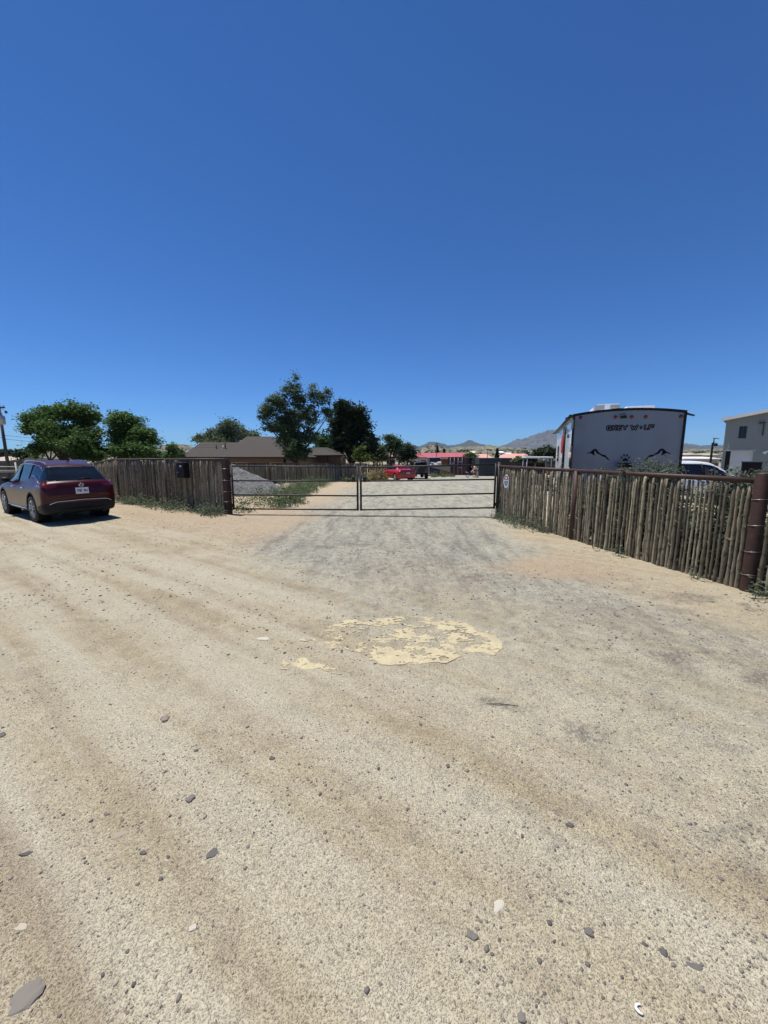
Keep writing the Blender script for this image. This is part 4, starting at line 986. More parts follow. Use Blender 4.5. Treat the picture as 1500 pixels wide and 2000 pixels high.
for dx, dz, rr in ((0, -.018, .026), (-.032, .012, .014), (-.012, .036, .014), (.014, .036, .014), (.034, .012, .014)):
    m.prism([(uo+dx+rr*cos(a), zo+dz+rr*1.1*sin(a)) for a in np.linspace(0, 2*pi, 10, endpoint=False)], lambda x, y, z: (x, z, y), -.001, -.0035)
m.build('lettering', M['decal'], rv); m2.build('lettering_fill', M['decalgrey'], rv)
# bumper box below the paw
(u0, z0), (u1, z1) = rvp(1207, 911.3), rvp(1232, 904.2)
MB().box(((u0+u1)/2, -.10, (z0+z1)/2-.005), (u1-u0, .2, abs(z1-z0)), bev=.012).build('rear_box', M['black'], rv)
MB().box(((u0+u1)/2, -.10, z1+.012), (u1-u0+.02, .21, .02)).build('box_lid', M['greypanel'], rv)
MB().ball(((u0+u1)/2+.03, -.22, z0-.12), (.33, .14, .10), 14, 8).build('spare_cover', M['black'], rv)
MB().box((0, -.16, .52), (2.5, .12, .12)).build('bumper', M['black'], rv)
for s in (1, -1):
    MB().box((s*1.1, -.03, .75), (.1, .04, .35), bev=.01).build('tail_light', M['tailred'], rv)
    for y in (4.3, 5.2): wheel_parts(rv, 0, 0, .35, s, 5, 'galv', .22).matrix_local = Matrix.Translation((s*1.15, y, 0)) @ Matrix.Rotation(radians(90), 4, 'Z')
# left side
def sbox(pa, pb, name, mat, th=.02, inset=0):
    (y0, z0), (y1, z1) = rvs(*pa), rvs(*pb); ya, yb = sorted((y0, y1)); zc_, zd = sorted((z0, z1))
    MB().box((-HW-th/2+inset, (ya+yb)/2, (zc_+zd)/2), (th, yb-ya, zd-zc_), bev=min(.01, th*.4)).build(name, M[mat], rv); return ya, yb, zc_, zd
y0, _ = rvs(1117.5, 860); y1, _ = rvs(1112, 860); sbox((1118.5, 871), (1112.5, 912), 'side_window', 'glass', .03)
sbox((1121.5, 819.5), (1117.3, 838.5), 'side_panel', 'greypanel', .03)
ya, yb, za_, zb2 = sbox((1105.3, 839), (1096.8, 913), 'entry_door', 'rvwhite', .03)
MB().box((-HW-.035, (ya+yb)/2, rvs(1101, 844)[1]), (.012, (yb-ya)*.8, .3)).build('door_window', M['greypanel'], rv)
(ta, tz1), (tb, tz0) = rvs(1104.0, 851), rvs(1097.2, 886)
tz1 = rvs(1100, 851)[1]; tz0 = rvs(1100, 886)[1]; tw = tb-ta
m = MB(); m.prism([(ta, tz1-.1), (ta+tw*.3, tz1), (ta+tw*.8, tz1-.05), (tb, tz1-.3), (tb-.1, tz0+.3), (ta+tw*.7, tz0), (ta+tw*.3, tz0+.12), (ta+.08, tz0+.4)], lambda a, b, q: (q, a, b), -HW-.035, -HW-.06)
m.build('red_towel', M['redcloth'], rv)
aa, az = rvs(1106.5, 838); MB().tube([(-HW-.045, aa, az), (-HW-.045, aa+.12, .7)], .04, 8).build('awning_arm', M['black'], rv)
sbox((1091.8, 871), (1088.4, 901), 'side_window', 'glass', .03)
MB().box((-HW-.02, 1.35, 2.45), (.05, .10, .12)).build('side_lamp', M['greypanel'], rv)

# ---------------------------------------------------------------- grey metal building
C0 = Vector((atx(1414, 30, 860), 30.0)); bd = Vector((.72, -.694)).normalized(); bn = Vector((.694, .72)).normalized()
mbld = thing('metal_building', 'grey corrugated metal workshop with a pale garage door at the right edge', 'building', (C0.x, C0.y, 0), atan2(bd.y, bd.x))
g = NT('ribbed_steel')
wv = g.n('ShaderNodeTexWave'); wv.wave_type = 'BANDS'; wv.bands_direction = 'X'; wv.inputs['Scale'].default_value = 1.0; g.l(g.tc.outputs['Object'], wv.inputs['Vector'])
M['ribbed'] = g.out(g.mix(g.noise(.5, 3), (.25, .28, .285), (.22, .245, .25)), .5)
def bl(px, py):                                      # pixel on the front wall -> local (u, z)
    h = plane_hit(px, py, Vector((C0.x, C0.y, 0)), Vector((-bn.x, -bn.y, 0)))-Vector((C0.x, C0.y, 0)); return h.x*bd.x+h.y*bd.y, h.z
_, ze0 = bl(1414.5, 819.5); ur, ze1 = bl(1500, 803.5); slope = (ze1-ze0)/ur; Wd = 12.0; zg = gz(C0.x, C0.y)-.3
rf = lambda u: ze0+slope*min(u, Wd/2)-slope*max(0, u-Wd/2)
(du0, dz1), (du1, _) = bl(1418, 881), bl(1473, 880); (wu0, wz1), (wu1, wz0) = bl(1444.3, 832.5), bl(1457, 856)
m = MB(); rib = .3; u = 0.0                          # trapezoidal ribs built as real folds, cut round the openings
def wall_col(u0, u1, off):
    segs = [(zg, rf((u0+u1)/2))]
    if u1 > du0 and u0 < du1: segs = [(dz1, rf((u0+u1)/2))]
    if u1 > wu0 and u0 < wu1: 
        ns = []
        for a, b in segs: ns += [(a, wz0), (wz1, b)]
        segs = ns
    for a, b in segs: m.box(((u0+u1)/2, .05-off/2, (a+b)/2), (u1-u0, .1+off, b-a))
cuts = sorted(set([0, Wd, du0, du1, wu0, wu1]+[round(k*rib, 3) for k in range(int(Wd/rib)+1)]+[round(k*rib+.07, 3) for k in range(int(Wd/rib))]))
for a, b in zip(cuts[:-1], cuts[1:]):
    if b-a > .004: wall_col(a, b, .045 if ((a+b)/2 % rib) < .07 else 0)
m.build('front_wall', M['ribbed'], mbld)
m = MB(); m.box((.05, 9, (zg+ze0)/2), (.1, 17.8, ze0-zg)); m.box((Wd-.05, 9, (zg+ze0)/2), (.1, 17.8, ze0-zg)); m.box((Wd/2, 17.95, (zg+ze0)/2), (Wd, .1, ze0-zg)); m.build('side_walls', M['ribbed'], mbld)
m = MB()
for s0, s1 in ((-.25, Wd/2), (Wd/2, Wd+.25)):
    a0, a1 = (ze0+slope*s0 if s0 < Wd/2-.1 else rf(s0)), (rf(s1) if s1 <= Wd/2 else ze0-slope*.25)
    m.prism([(s0, a0+.02), (s1, a1+.02), (s1, a1+.1), (s0, a0+.1)], lambda a, b, q: (a, q, b), -.55, 18.3)
m.build('roof', M['greypanel'], mbld)
m = MB(); m.prism([(-.27, ze0+slope*-.27-.1), (Wd/2, rf(Wd/2)-.1), (Wd/2, rf(Wd/2)+.13), (-.27, ze0-slope*.27+.13)], lambda a, b, q: (a, q, b), -.62, -.555); m.build('barge_board', M['roofwhite'], mbld)
m = MB(); m.box(((du0+du1)/2+.14, .16, (zg+dz1)/2), (du1-du0-.28, .06, dz1-zg)); 
for k in range(1, 6): m.box(((du0+du1)/2+.14, .125, zg+(dz1-zg)*k/6), (du1-du0-.3, .012, .025))
m.build('garage_door', pm('door_white', (.55, .58, .6), (.5, .53, .55), 1, .5), mbld)
MB().box((du0+.14, .3, (zg+dz1)/2), (.28, .2, dz1-zg)).build('door_jamb', M['black'], mbld)
MB().box(((du0+du1)/2, -.02, dz1+.05), (du1-du0+.2, .06, .1)).build('door_lintel', M['galv'], mbld)
wn = MB().box(((wu0+wu1)/2, .09, (wz0+wz1)/2), (wu1-wu0, .02, wz1-wz0)).build('window', M['glass'], mbld)
m = MB()
for u in (wu0+.02, (wu0+wu1)/2, wu1-.02): m.box((u, .06, (wz0+wz1)/2), (.04, .05, wz1-wz0))
for z in (wz0+.02, wz1-.02): m.box(((wu0+wu1)/2, .055, z), (wu1-wu0, .05, .04))
m.build('frame', M['slate'], wn)
lu, lz = bl(1489, 826); MB().box((lu, -.2, lz), (.35, .3, .1), bev=.02).box((lu+.1, -.06, lz-.45), (.08, .08, .9)).build('wall_lamp', M['slate'], mbld)
lu, lz = bl(1495, 883); MB().box((lu, -.12, lz), (.3, .1, .12), ry=-.4, bev=.02).box((lu, -.05, lz-.1), (.06, .1, .1)).build('security_camera', M['white'], mbld)

# floodlight post
p = at(1388, 900, 27); g0 = gz(p.x, p.y); t = thing('floodlight_post', 'dark post with a small solar panel and floodlight between the trailer and the grey workshop', 'lamp post', (p.x, p.y, g0))
h = zt(864.5, 27)-g0; h2 = zt(856.5, 27)-g0
MB().box((0, 0, h/2), (.09, .09, h)).build('post', M['black'], t)
MB().tube([(.05, 0, h-.1), (.05, 0, h2)], .03, 8).build('mast', M['black'], t)
MB().box((.17, -.02, h2), (.32, .2, .025), ry=.14).build('solar_panel', M['slate'], t)
MB().tube([(.05, 0, h2-.26), (.16, -.05, h2-.26)], .015, 6).box((.17, -.06, h2-.42), (.17, .12, .2), bev=.02).build('floodlight', M['black'], t)
# black cabinet behind the post
p = at(1467.5, 914, 11.5); g0 = gz(p.x, p.y); hh = zt(901.5, 11.5)-g0
t = thing('metal_cabinet', 'black upright metal box behind the thick fence post, in front of the garage door', 'cabinet', (p.x, p.y, g0), radians(-44))
MB().box((0, 0, hh/2), (.44, .36, hh-.04), bev=.015).build('case', M['black'], t)
MB().box((0, 0, hh-.01), (.48, .40, .03), bev=.008).build('lid', M['slate'], t)
MB().tube([(-.14, -.192, hh*.5), (-.14, -.192, hh*.65)], .015, 6).build('handle', M['galv'], t)

# ---------------------------------------------------------------- brown house
YH = 45.0; hz = gz(-15, YH)
shing = NT('asphalt_shingle'); mp_ = shing.mapping((1, 1, 1)); br = shing.n('ShaderNodeTexBrick'); br.inputs['Scale'].default_value = 1.0
br.inputs['Brick Width'].default_value = .35; br.inputs['Row Height'].default_value = .16; br.inputs['Mortar Size'].default_value = .008
br.inputs['Color1'].default_value = (.05, .041, .033, 1); br.inputs['Color2'].default_value = (.04, .032, .026, 1); br.inputs['Mortar'].default_value = (.04, .034, .03, 1); shing.l(mp_, br.inputs['Vector'])
M['shingle'] = shing.out(shing.mix(shing.noise(3, 4, .7), br.outputs[0], shing.mix(.5, br.outputs[0], (.062, .052, .042))), .95)
house = thing('house', 'low brown house with a wide hipped shingle roof behind the inner fence', 'house', (0, 0, 0))
def hip(m, x0, x1, y0, y1, ze, zr, rx0, rx1, ry):   # hip roof with ridge from rx0 to rx1 at y=ry
    th_ = .14
    v = [(x0, y0, ze), (x1, y0, ze), (x1, y1, ze), (x0, y1, ze), (rx0, ry, zr), (rx1, ry, zr)]
    v += [(a, b, c-th_) for a, b, c in v[:4]]
    m.add(v, [(0, 1, 5, 4), (1, 2, 5), (2, 3, 4, 5), (3, 0, 4), (0, 6, 7, 1), (1, 7, 8, 2), (2, 8, 9, 3), (3, 9, 6, 0), (9, 8, 7, 6)])
X = lambda px, Y, py=890: atx(px, Y, py)
ez = zt(892.5, 43.5)
m = MB(); hip(m, X(352, 43.5), X(556, 43.5), 43.5, 55, ez, zt(864, 48), X(386, 48)+.5, X(470, 48), 48.0); roof = m.build('roof', M['shingle'], house)
m = MB(); hip(m, X(425, 43.4), X(562, 43.4), 43.42, 60, ez+.01, zt(852.5, 50.5), X(484, 50.5), X(535, 50.5), 50.5); roof2 = m.build('roof', M['shingle'], house)
m = MB(); hip(m, X(575, 42), X(611, 42), 42, 47, zt(892.5, 42), zt(884.5, 44), X(586, 44), X(592, 44), 44); m.build('roof', M['shingle'], house)
m = MB(); v0 = zt(887.5, 46)
m.add([(X(605, 48), 48, zt(873.5, 48)), (X(672, 45.5), 45.5, zt(888, 45.5)), (X(610, 44.5), 44.5, zt(889, 44.5)), (X(640, 52), 52, zt(874, 52)), (X(672, 52), 52, zt(887, 52)),
       (X(605, 48), 48, zt(873.5, 48)-.16), (X(672, 45.5), 45.5, zt(888, 45.5)-.16), (X(610, 44.5), 44.5, zt(889, 44.5)-.16)],
      [(0, 1, 4, 3), (0, 2, 1), (2, 7, 6, 1), (0, 5, 7, 2), (5, 6, 7)]); m.build('roof', M['shingle'], house)
m = MB(); wx0, wx1 = X(360, 44.2), X(553, 44.2)
m.box(((wx0+wx1)/2, 49.5, (hz-.3+ez-.12)/2), (wx1-wx0, 10.6, ez-.12-hz+.3)); m.box((X(590, 44)-.2, 45.5, (hz-.3+ez-.15)/2), (2.6, 5.5, ez-hz)); m.box(((X(600, 47)+X(668, 47))/2, 49.5, (hz+v0-.2)/2-.1), (X(668, 47)-X(600, 47), 4.5, v0-hz-.1)); m.build('walls', M['wallbrown'], house)
MB().box(((wx0+wx1)/2, 43.47, ez-.08), (wx1-wx0+1.1, .05, .18)).build('fascia', M['timber'], house)
for px in (612, 640, 668): MB().tube([(X(px, 45.3), 45.3, hz), (X(px, 45.3), 45.3, v0-.15)], .09, 8).build('porch_post', M['timber'], house)
MB().box((X(640, 45.3), 45.3, v0-.2), (X(670, 45.3)-X(610, 45.3), .16, .2)).build('porch_beam', M['timber'], house)
for px, w_ in ((495, 1.4), (535, 1.2)): 
    wn = MB().box((X(px, 44.2), 44.17, .35), (w_, .05, .9)).build('window', M['glass'], house); MB().box((X(px, 44.2), 44.13, -.13), (w_+.15, .08, .06)).build('sill', M['stuccotan'], wn)
wn = MB().box((X(594, 42.9), 42.73, .3), (.5, .05, .8)).build('window', M['glass'], house)
for px, py in ((423.5, 868), (441, 863), (437, 871)):
    MB().tube([(X(px, 46), 46, zt(py+5, 46)-.6), (X(px, 46), 46, zt(py-1, 46))], .07, 8).build('vent_pipe', M['slate' if py < 870 else 'galv'], roof)
# ---------------------------------------------------------------- foliage
def leafmat(name, a, b, c):
    g = NT(name); t = g.at('tone'); col = g.ramp(t, [(0, a), (.55, b), (1, c)])
    g.out(g.mix(g.noise(1.1, 2), col, g.mix(1.0, col, (.8, .85, .8), 'MULTIPLY')), .62); g.b.inputs['Specular IOR Level'].default_value = .25
    tr = g.n('ShaderNodeBsdfTranslucent'); g.l(col, tr.inputs[0]); mx = g.n('ShaderNodeMixShader'); mx.inputs[0].default_value = .42
    out = [n for n in g.t.nodes if n.type == 'OUTPUT_MATERIAL'][0]; g.l(g.b.outputs[0], mx.inputs[1]); g.l(tr.outputs[0], mx.inputs[2]); g.l(mx.outputs[0], out.inputs[0]); return g.m
M['leafA'] = leafmat('ash_leaf', (.035, .075, .018), (.085, .16, .04), (.17, .27, .08))
M['leafB'] = leafmat('cottonwood_leaf', (.036, .065, .028), (.08, .13, .055), (.24, .30, .17))
M['leafP'] = leafmat('pine_needle', (.014, .028, .013), (.032, .056, .024), (.075, .105, .048))
M['leafC'] = leafmat('willow_leaf', (.06, .085, .04), (.11, .145, .07), (.19, .23, .12))
M['leafS'] = leafmat('saltbush_leaf', (.06, .08, .05), (.13, .155, .10), (.24, .27, .19))
M['leafY'] = leafmat('bright_shrub_leaf', (.05, .08, .015), (.10, .14, .03), (.16, .2, .05))
M['leafD'] = leafmat('dark_shrub_leaf', (.02, .034, .018), (.038, .058, .03), (.075, .10, .05))
M['dry'] = leafmat('dry_grass', (.16, .13, .06), (.30, .25, .13), (.42, .36, .2))
def leaves(name, C, size, mat, parent=None, aspect=1.6, seed=0, up=0.0, tone=None, flat=.55):
    r = np.random.default_rng(seed); n = len(C); s = size*r.uniform(.6, 1.35, n)
    a = r.normal(size=(n, 3)); a[:, 2] = a[:, 2]*flat+up; a /= np.linalg.norm(a, axis=1)[:, None]
    b = r.normal(size=(n, 3)); b[:, 2] *= flat; b -= (b*a).sum(1)[:, None]*a; b /= np.linalg.norm(b, axis=1)[:, None]
    A = a*(s*aspect*.5)[:, None]; B = b*(s*.5)[:, None]
    V = np.stack([C-A, C-B*.9+A*.1, C+A, C+B*.9+A*.1], 1).reshape(-1, 3); F = np.arange(4*n).reshape(-1, 4)
    o = np_mesh(name, V, F, M[mat], parent); tn = r.beta(2, 2.2, n) if tone is None else tone
    attr(o, 'tone', np.repeat(np.clip(tn, 0, 1), 4)); return o
def crown_pts(blobs, ncl, per, cr, seed, shell=.5):
    r = np.random.default_rng(seed); vol = np.array([b[3]*b[4]*b[5] for b in blobs])**.75; pick = r.choice(len(blobs), ncl, p=vol/vol.sum())
    B = np.array(blobs)[pick]; d = r.normal(size=(ncl, 3)); d /= np.linalg.norm(d, axis=1)[:, None]; rad = r.random(ncl)**shell*r.uniform(.82, 1.12, ncl)
    c = B[:, :3]+d*rad[:, None]*B[:, 3:]
    k = cr*r.uniform(.6, 1.4, ncl); P = np.repeat(c, per, 0)+r.normal(size=(ncl*per, 3))*np.repeat(k, per)[:, None]*np.array([1, 1, .62])
    base = np.repeat(np.clip(r.normal(.45, .16, ncl), .05, .95), per); return P, c, np.clip(base+r.normal(0, .17, len(base)), 0, 1)
def tree(name, lab, base, blobs, ncl, per, cr, leaf, mat, seed, trunk_r=.18, group=None, cat='tree', aspect=1.6, limbs=9, stems=1, up=0, fork=.25):
    bx_, by_ = base; zb_ = gzf(bx_, by_); t = thing(name, lab, cat, (bx_, by_, zb_), 0, group); r = np.random.default_rng(seed+5)
    L = [(b[0]-bx_, b[1]-by_, b[2]-zb_, b[3], b[4], b[5]) for b in blobs]
    P, c, tn = crown_pts(L, ncl, per, cr, seed); P[:, 2] = np.maximum(P[:, 2], .05)
    leaves('crown', P, leaf, mat, t, aspect, seed+1, up, tn)
    m = MB(); cz = np.mean([b[2] for b in L]); tx = np.mean([b[0] for b in L]); ty = np.mean([b[1] for b in L])
    for s in range(stems):
        ox, oy = (r.normal(0, .25, 2) if stems > 1 else (0, 0)); f = Vector((tx*.3+ox, ty*.3+oy, cz*fork))
        m.tube([(ox*.2, oy*.2, -.15), (f.x*.5, f.y*.5, f.z*.5), f], [trunk_r*1.15, trunk_r*.95, trunk_r*.8], 8)
        for k in range(limbs):
            e = Vector(c[r.integers(len(c))]); mid_ = f.lerp(e, .5)+Vector(r.normal(0, .12, 3))*e.length*.25+Vector((0, 0, -.06*e.length))
            m.tube([f*.96, mid_, e], [trunk_r*.55, trunk_r*.32, trunk_r*.08], 6)
            for _ in range(2):
                e2 = Vector(c[r.integers(len(c))])
                if (e2-mid_).length < cz*.8: m.tube([mid_, mid_.lerp(e2, .5)+Vector(r.normal(0, .1, 3)), e2], [trunk_r*.28, trunk_r*.16, trunk_r*.04], 5)
    m.build('trunk', M['trunk'], t); return t
def pb(px, py, Y, rx, rz, dy=0, ry=None):            # blob from picture position and size in px
    p = at(px, py, Y+dy); k = Y/757.; return (p.x, p.y, p.z, rx*k, (ry if ry else rx)*k, rz*k)
# left pair
Y1 = 27
tree('leafy_tree', 'broad dark green tree behind the red car, the larger one of the left pair', (atx(150, Y1), Y1),
     [pb(75, 822, Y1, 26, 18), pb(105, 808, Y1, 26, 16, 1), pb(142, 803, Y1, 24, 20), pb(172, 815, Y1, 26, 20, 1), pb(186, 850, Y1, 14, 16), pb(145, 850, Y1, 30, 22, 1), pb(60, 838, Y1, 20, 10), pb(100, 840, Y1, 22, 16, -1), pb(75, 878, Y1, 16, 18), pb(176, 875, Y1, 20, 16, 1), pb(115, 872, Y1, 14, 14, 1.5), pb(150, 880, Y1, 22, 14, 1.5), pb(190, 888, Y1, 12, 12), pb(115, 858, Y1, 22, 18, -1), pb(150, 865, Y1, 26, 20, -1.5), pb(90, 862, Y1, 16, 14), pb(172, 886, Y1, 24, 12, -1)],
     600, 75, .2, .105, 'leafA', 11, .2, 'pair of green trees behind the left fence', limbs=12, stems=2)
tree('leafy_tree', 'smaller green tree with a drooping right side, right one of the left pair', (atx(228, Y1), Y1),
     [pb(232, 822, Y1, 20, 18), pb(252, 830, Y1, 26, 20, 1), pb(280, 850, Y1, 24, 16), pb(297, 865, Y1, 12, 10), pb(232, 855, Y1, 18, 20), pb(262, 862, Y1, 18, 12), pb(222, 878, Y1, 12, 14, .5), pb(240, 880, Y1, 20, 14, -1), pb(275, 876, Y1, 18, 14, -1), pb(290, 884, Y1, 14, 10, -.5)],
     380, 75, .19, .10, 'leafA', 21, .15, 'pair of green trees behind the left fence', limbs=10, stems=2)
Y2 = 39
tree('cottonwood_tree', 'tall cottonwood with two pointed tops in front of the brown house', (atx(575, Y2), Y2),
     [pb(578, 742, Y2, 4, 16), pb(560, 756, Y2, 4, 10), pb(640, 762, Y2, 5, 10), pb(562, 762, Y2, 12, 16), pb(581, 775, Y2, 18, 24), pb(610, 750, Y2, 5, 15), pb(618, 775, Y2, 16, 22), pb(636, 778, Y2, 13, 14), pb(545, 790, Y2, 20, 20), pb(520, 805, Y2, 18, 24), pb(532, 782, Y2, 10, 10), pb(560, 820, Y2, 30, 26, 1), pb(600, 812, Y2, 26, 30), pb(640, 806, Y2, 12, 12), pb(540, 835, Y2, 26, 12), pb(565, 855, Y2, 28, 20), pb(605, 850, Y2, 18, 18), pb(570, 880, Y2, 22, 18), pb(590, 885, Y2, 20, 12, -.5), pb(575, 868, Y2, 24, 16, -1)],
     650, 52, .2, .14, 'leafB', 31, .28, limbs=16, aspect=1.15, fork=.3)
t = tree('pine_tree', 'dense dark pine to the right of the tall cottonwood', (atx(683, 50), 50),
     [pb(672, 800, 50, 20, 18), pb(700, 812, 50, 18, 18), pb(668, 830, 50, 26, 22), pb(700, 838, 50, 24, 20, 1), pb(718, 858, 50, 20, 20), pb(672, 862, 50, 28, 20), pb(700, 875, 50, 34, 16), pb(722, 872, 50, 15, 14)],
     480, 50, .34, .2, 'leafP', 41, .25, limbs=8, aspect=2.4)
tree('leafy_tree', 'pale green feathery tree rising behind the left half of the brown house roof', (atx(440, 66), 66),
     [pb(452, 835, 66, 26, 16), pb(425, 848, 66, 28, 12), pb(395, 856, 66, 18, 8), pb(480, 850, 66, 24, 10), pb(440, 862, 66, 50, 10), pb(498, 855, 66, 12, 8)], 380, 34, .42, .2, 'leafC', 51, .25)
tree('leafy_tree', 'mid green round tree between the cottonwood and the pine', (atx(640, 58), 58), [pb(630, 860, 58, 22, 18), pb(655, 872, 58, 20, 14), pb(640, 880, 58, 26, 10)], 140, 30, .4, .24, 'leafA', 61, .2)
tree('leafy_tree', 'tall green tree left of the utility pole and dark pergola', (atx(762, 60), 60), [pb(763, 858, 60, 11, 10), pb(772, 872, 60, 12, 14), pb(757, 873, 60, 10, 14), pb(777, 866, 60, 8, 8)], 130, 30, .32, .2, 'leafB', 71, .18)
tree('leafy_shrub', 'large rounded green shrub beside the red roofed building', (atx(797, 62), 62), [pb(795, 880, 62, 14, 14), pb(804, 886, 62, 12, 16), pb(785, 888, 62, 12, 14)], 130, 34, .34, .2, 'leafD', 81, .12, cat='shrub')
tree('leafy_shrub', 'pale green tall shrub at the foot of the pine', (atx(740, 56), 56), [pb(740, 880, 56, 12, 12), pb(728, 890, 56, 12, 12), pb(748, 892, 56, 10, 10)], 90, 30, .34, .2, 'leafC', 91, .1, cat='shrub')
tree('leafy_shrub', 'bright green sapling in front of the dark pine', (atx(705, 44), 44), [pb(703, 876, 44, 8, 8), pb(700, 890, 44, 9, 9), pb(712, 895, 44, 14, 8)], 60, 30, .2, .16, 'leafY', 95, .07, cat='shrub')
tree('leafy_tree', 'small narrow green tree between the left pair and the brown house', (atx(334, 38), 38), [pb(334, 874, 38, 7, 9), pb(336, 888, 38, 9, 8), pb(328, 892, 38, 8, 6)], 60, 30, .2, .13, 'leafA', 97, .08)
for i, (px, py, Y, rx, rz, lab, mt_) in enumerate([(350, 885, 40, 4, 9, 'slim olive shrub at the left corner of the brown house', 'leafC'), (308, 890, 45, 10, 6, 'low green shrub just left of the small narrow tree', 'leafD'), (42, 886, 60, 8, 7, 'small round dark tree beyond the board fence, right of the utility pole', 'leafD'), (10, 884, 90, 22, 4, 'distant dark tree clump behind the utility pole', 'leafD'),
     (918, 892, 75, 8, 6, 'bright yellow green shrub at the right end of the red roofed building', 'leafY'), (1056, 885, 60, 14, 8, 'dark green round tree in front of the granite mountain', 'leafD'), (1078, 884, 56, 9, 10, 'dark green tree next to the trailer side', 'leafD'), (1068, 880, 64, 5, 8, 'pointed dark tree between the two round dark ones', 'leafP'),
     (1037, 896, 48, 8, 4, 'low dark shrub above the dark fence left of the utility cart', 'leafD'), (1015, 899, 48, 10, 4, 'low olive shrub in front of the salmon roofed house', 'leafC')]):
    tree('leafy_shrub' if rx < 9 else 'leafy_tree', lab, (atx(px, Y), Y), [pb(px, py, Y, rx, rz), pb(px-rx*.5, py+3, Y, rx*.7, rz*.8), pb(px+rx*.5, py+3, Y, rx*.7, rz*.8)], 60, 26, .05*Y/12, .0042*Y, mt_, 400+i*7, .08, cat='shrub' if rx < 9 else 'tree', limbs=5)
def conifer(px, ytop, ybase, Y, hw, lab, seed):
    r = np.random.default_rng(seed); x = atx(px, Y); z0 = gz(x, Y); z1 = zt(ytop, Y); h = z1-z0; k = Y/757; n = 2600
    f = r.random(n)**1.1; rad = 1.7*hw*k*(1.03-f)*(.55+.45*np.abs(np.sin(f*26)))*np.sqrt(r.random(n)); a = r.random(n)*2*pi
    t = thing('conifer_tree', lab, 'tree', (x, Y, z0)); leaves('crown', np.stack([rad*np.cos(a), rad*np.sin(a), h*(.12+.88*f)], 1), .0026*Y, 'leafP', t, 2, seed)
    MB().tube([(0, 0, -.2), (0, 0, h*.9)], [.18, .04], 6).build('trunk', M['trunk'], t)
conifer(853.5, 871, 895, 105, 6, 'dark conifer behind the red roof, left of the smaller one', 1)
conifer(867, 877, 895, 110, 3.5, 'small dark conifer right of the larger one behind the red roof', 2)
conifer(970.5, 876.5, 897, 70, 7, 'dark conifer between the two salmon roofs', 3)

# shrubs hugging the inside of the right fence
inn = Vector((-dr.y, dr.x)); inn = inn if inn.x > 0 else -inn
rs = [(7, 6.1, .8, 'low scrubby plant filling the gaps between the stakes left of the thick post'), (8, 5.1, .9, 'low plant behind the stakes in front of the white car'), (9, 4.1, .9, 'low plant behind the middle of the right fence'), (1, 3.55, 1.62, 'leafy grey green shrub poking over the right fence rail below the paw print'), (2, 4.6, 1.74, 'tallest grey green shrub over the right fence rail in front of the white car'), (3, 5.6, 1.66, 'grey green shrub behind the right fence just left of the thick post'),
      (4, 6.7, 1.72, 'sprawling shrub behind the top of the thick rusty post'), (5, 7.9, 1.5, 'shrub behind the stakes at the right edge'), (6, 2.6, 1.2, 'low shrub showing between the stakes beneath the trailer')]
for sd, u, h, lab in rs:
    p = RG+dr*u+inn*.62; rr = np.random.default_rng(500+sd); root = thing('leafy_shrub', lab, 'shrub', (p.x, p.y, 0), 0, 'shrubs inside the right fence')
    bl_ = [(rr.normal(0, .22), rr.normal(.02, .13), h*f, .42, .30, h*.2) for f in (.12, .25, .4, .55, .7, .8)]
    P, c, tn = crown_pts(bl_, 230, 30, .09, 500+sd); ok = (P[:, 2] > .02) & (P[:, 2] < h+.12)
    q = P[:, 0]*inn.x+P[:, 1]*inn.y; ok &= q > -.50
    leaves('foliage', P[ok], .034, 'leafS', root, 1.7, 510+sd, 0, tn[ok]); m = MB()
    for k in range(14):
        e = Vector((rr.normal(0, .3), rr.normal(0, .2), h*rr.uniform(.7, 1.04))); 
        if e.x*inn.x+e.y*inn.y < -.45: continue
        m.tube([(rr.normal(0, .06), rr.normal(0, .06), -.05), e*.5+Vector((0, 0, .1)), e], [.014, .009, .003], 5)
    m.build('stems', M['trunk'], root)
    if sd in (1, 2, 4):                              # sprigs standing above the rail
        pts = []
        for k in range(7):
            x0, y0 = rr.normal(0, .35), rr.normal(0, .1)
            for j in range(26): f = j/26; pts.append((x0+.1*sin(f*3+k), y0, h*.85+f*rr.uniform(.15, .3)))
        pts = np.array(pts)+rr.normal(0, .018, (len(pts), 3)); leaves('sprigs', pts, .03, 'leafS', root, 1.8, 530+sd)

# weeds (nobody could count them)
def weeds(name, spots, mat, leaf, lab, seed, per=60, hgt=.12):
    r = np.random.default_rng(seed); P = []
    for x, y, s in spots:
        n = int(per*s*s*12)+20; q = r.normal(0, 1, (n, 3))*np.array([s*.5, s*.5, 1]); zz = np.abs(r.normal(0, .5, n))*hgt*(.5+s)
        P.append(np.stack([x+q[:, 0], y+q[:, 1], gzv(x+q[:, 0], y+q[:, 1])+.01+zz*np.exp(-(q[:, 0]**2+q[:, 1]**2)/(s*s))*2.2], 1))
    P = np.concatenate(P); o = leaves(name, P, leaf, mat, None, 1.9, seed+1, .35); return tag(o, lab, 'weeds', kind='stuff')
r = np.random.default_rng(77)
nl = Vector((-dl.y, dl.x)); nl = nl if nl.y < 0 else -nl
sp = []
for k in range(85):
    u = r.uniform(-.1, 6.6); d = .10+abs(r.normal(0, .22)); p = LP+dl*u+nl*d; sp.append((p.x, p.y, r.uniform(.12, .34)*(1.2-.5*min(1, d))))
weeds('weeds', sp, 'leafS', .035, 'low grey green weeds growing along the foot of the left fence', 600, 55, .22)
sp = []
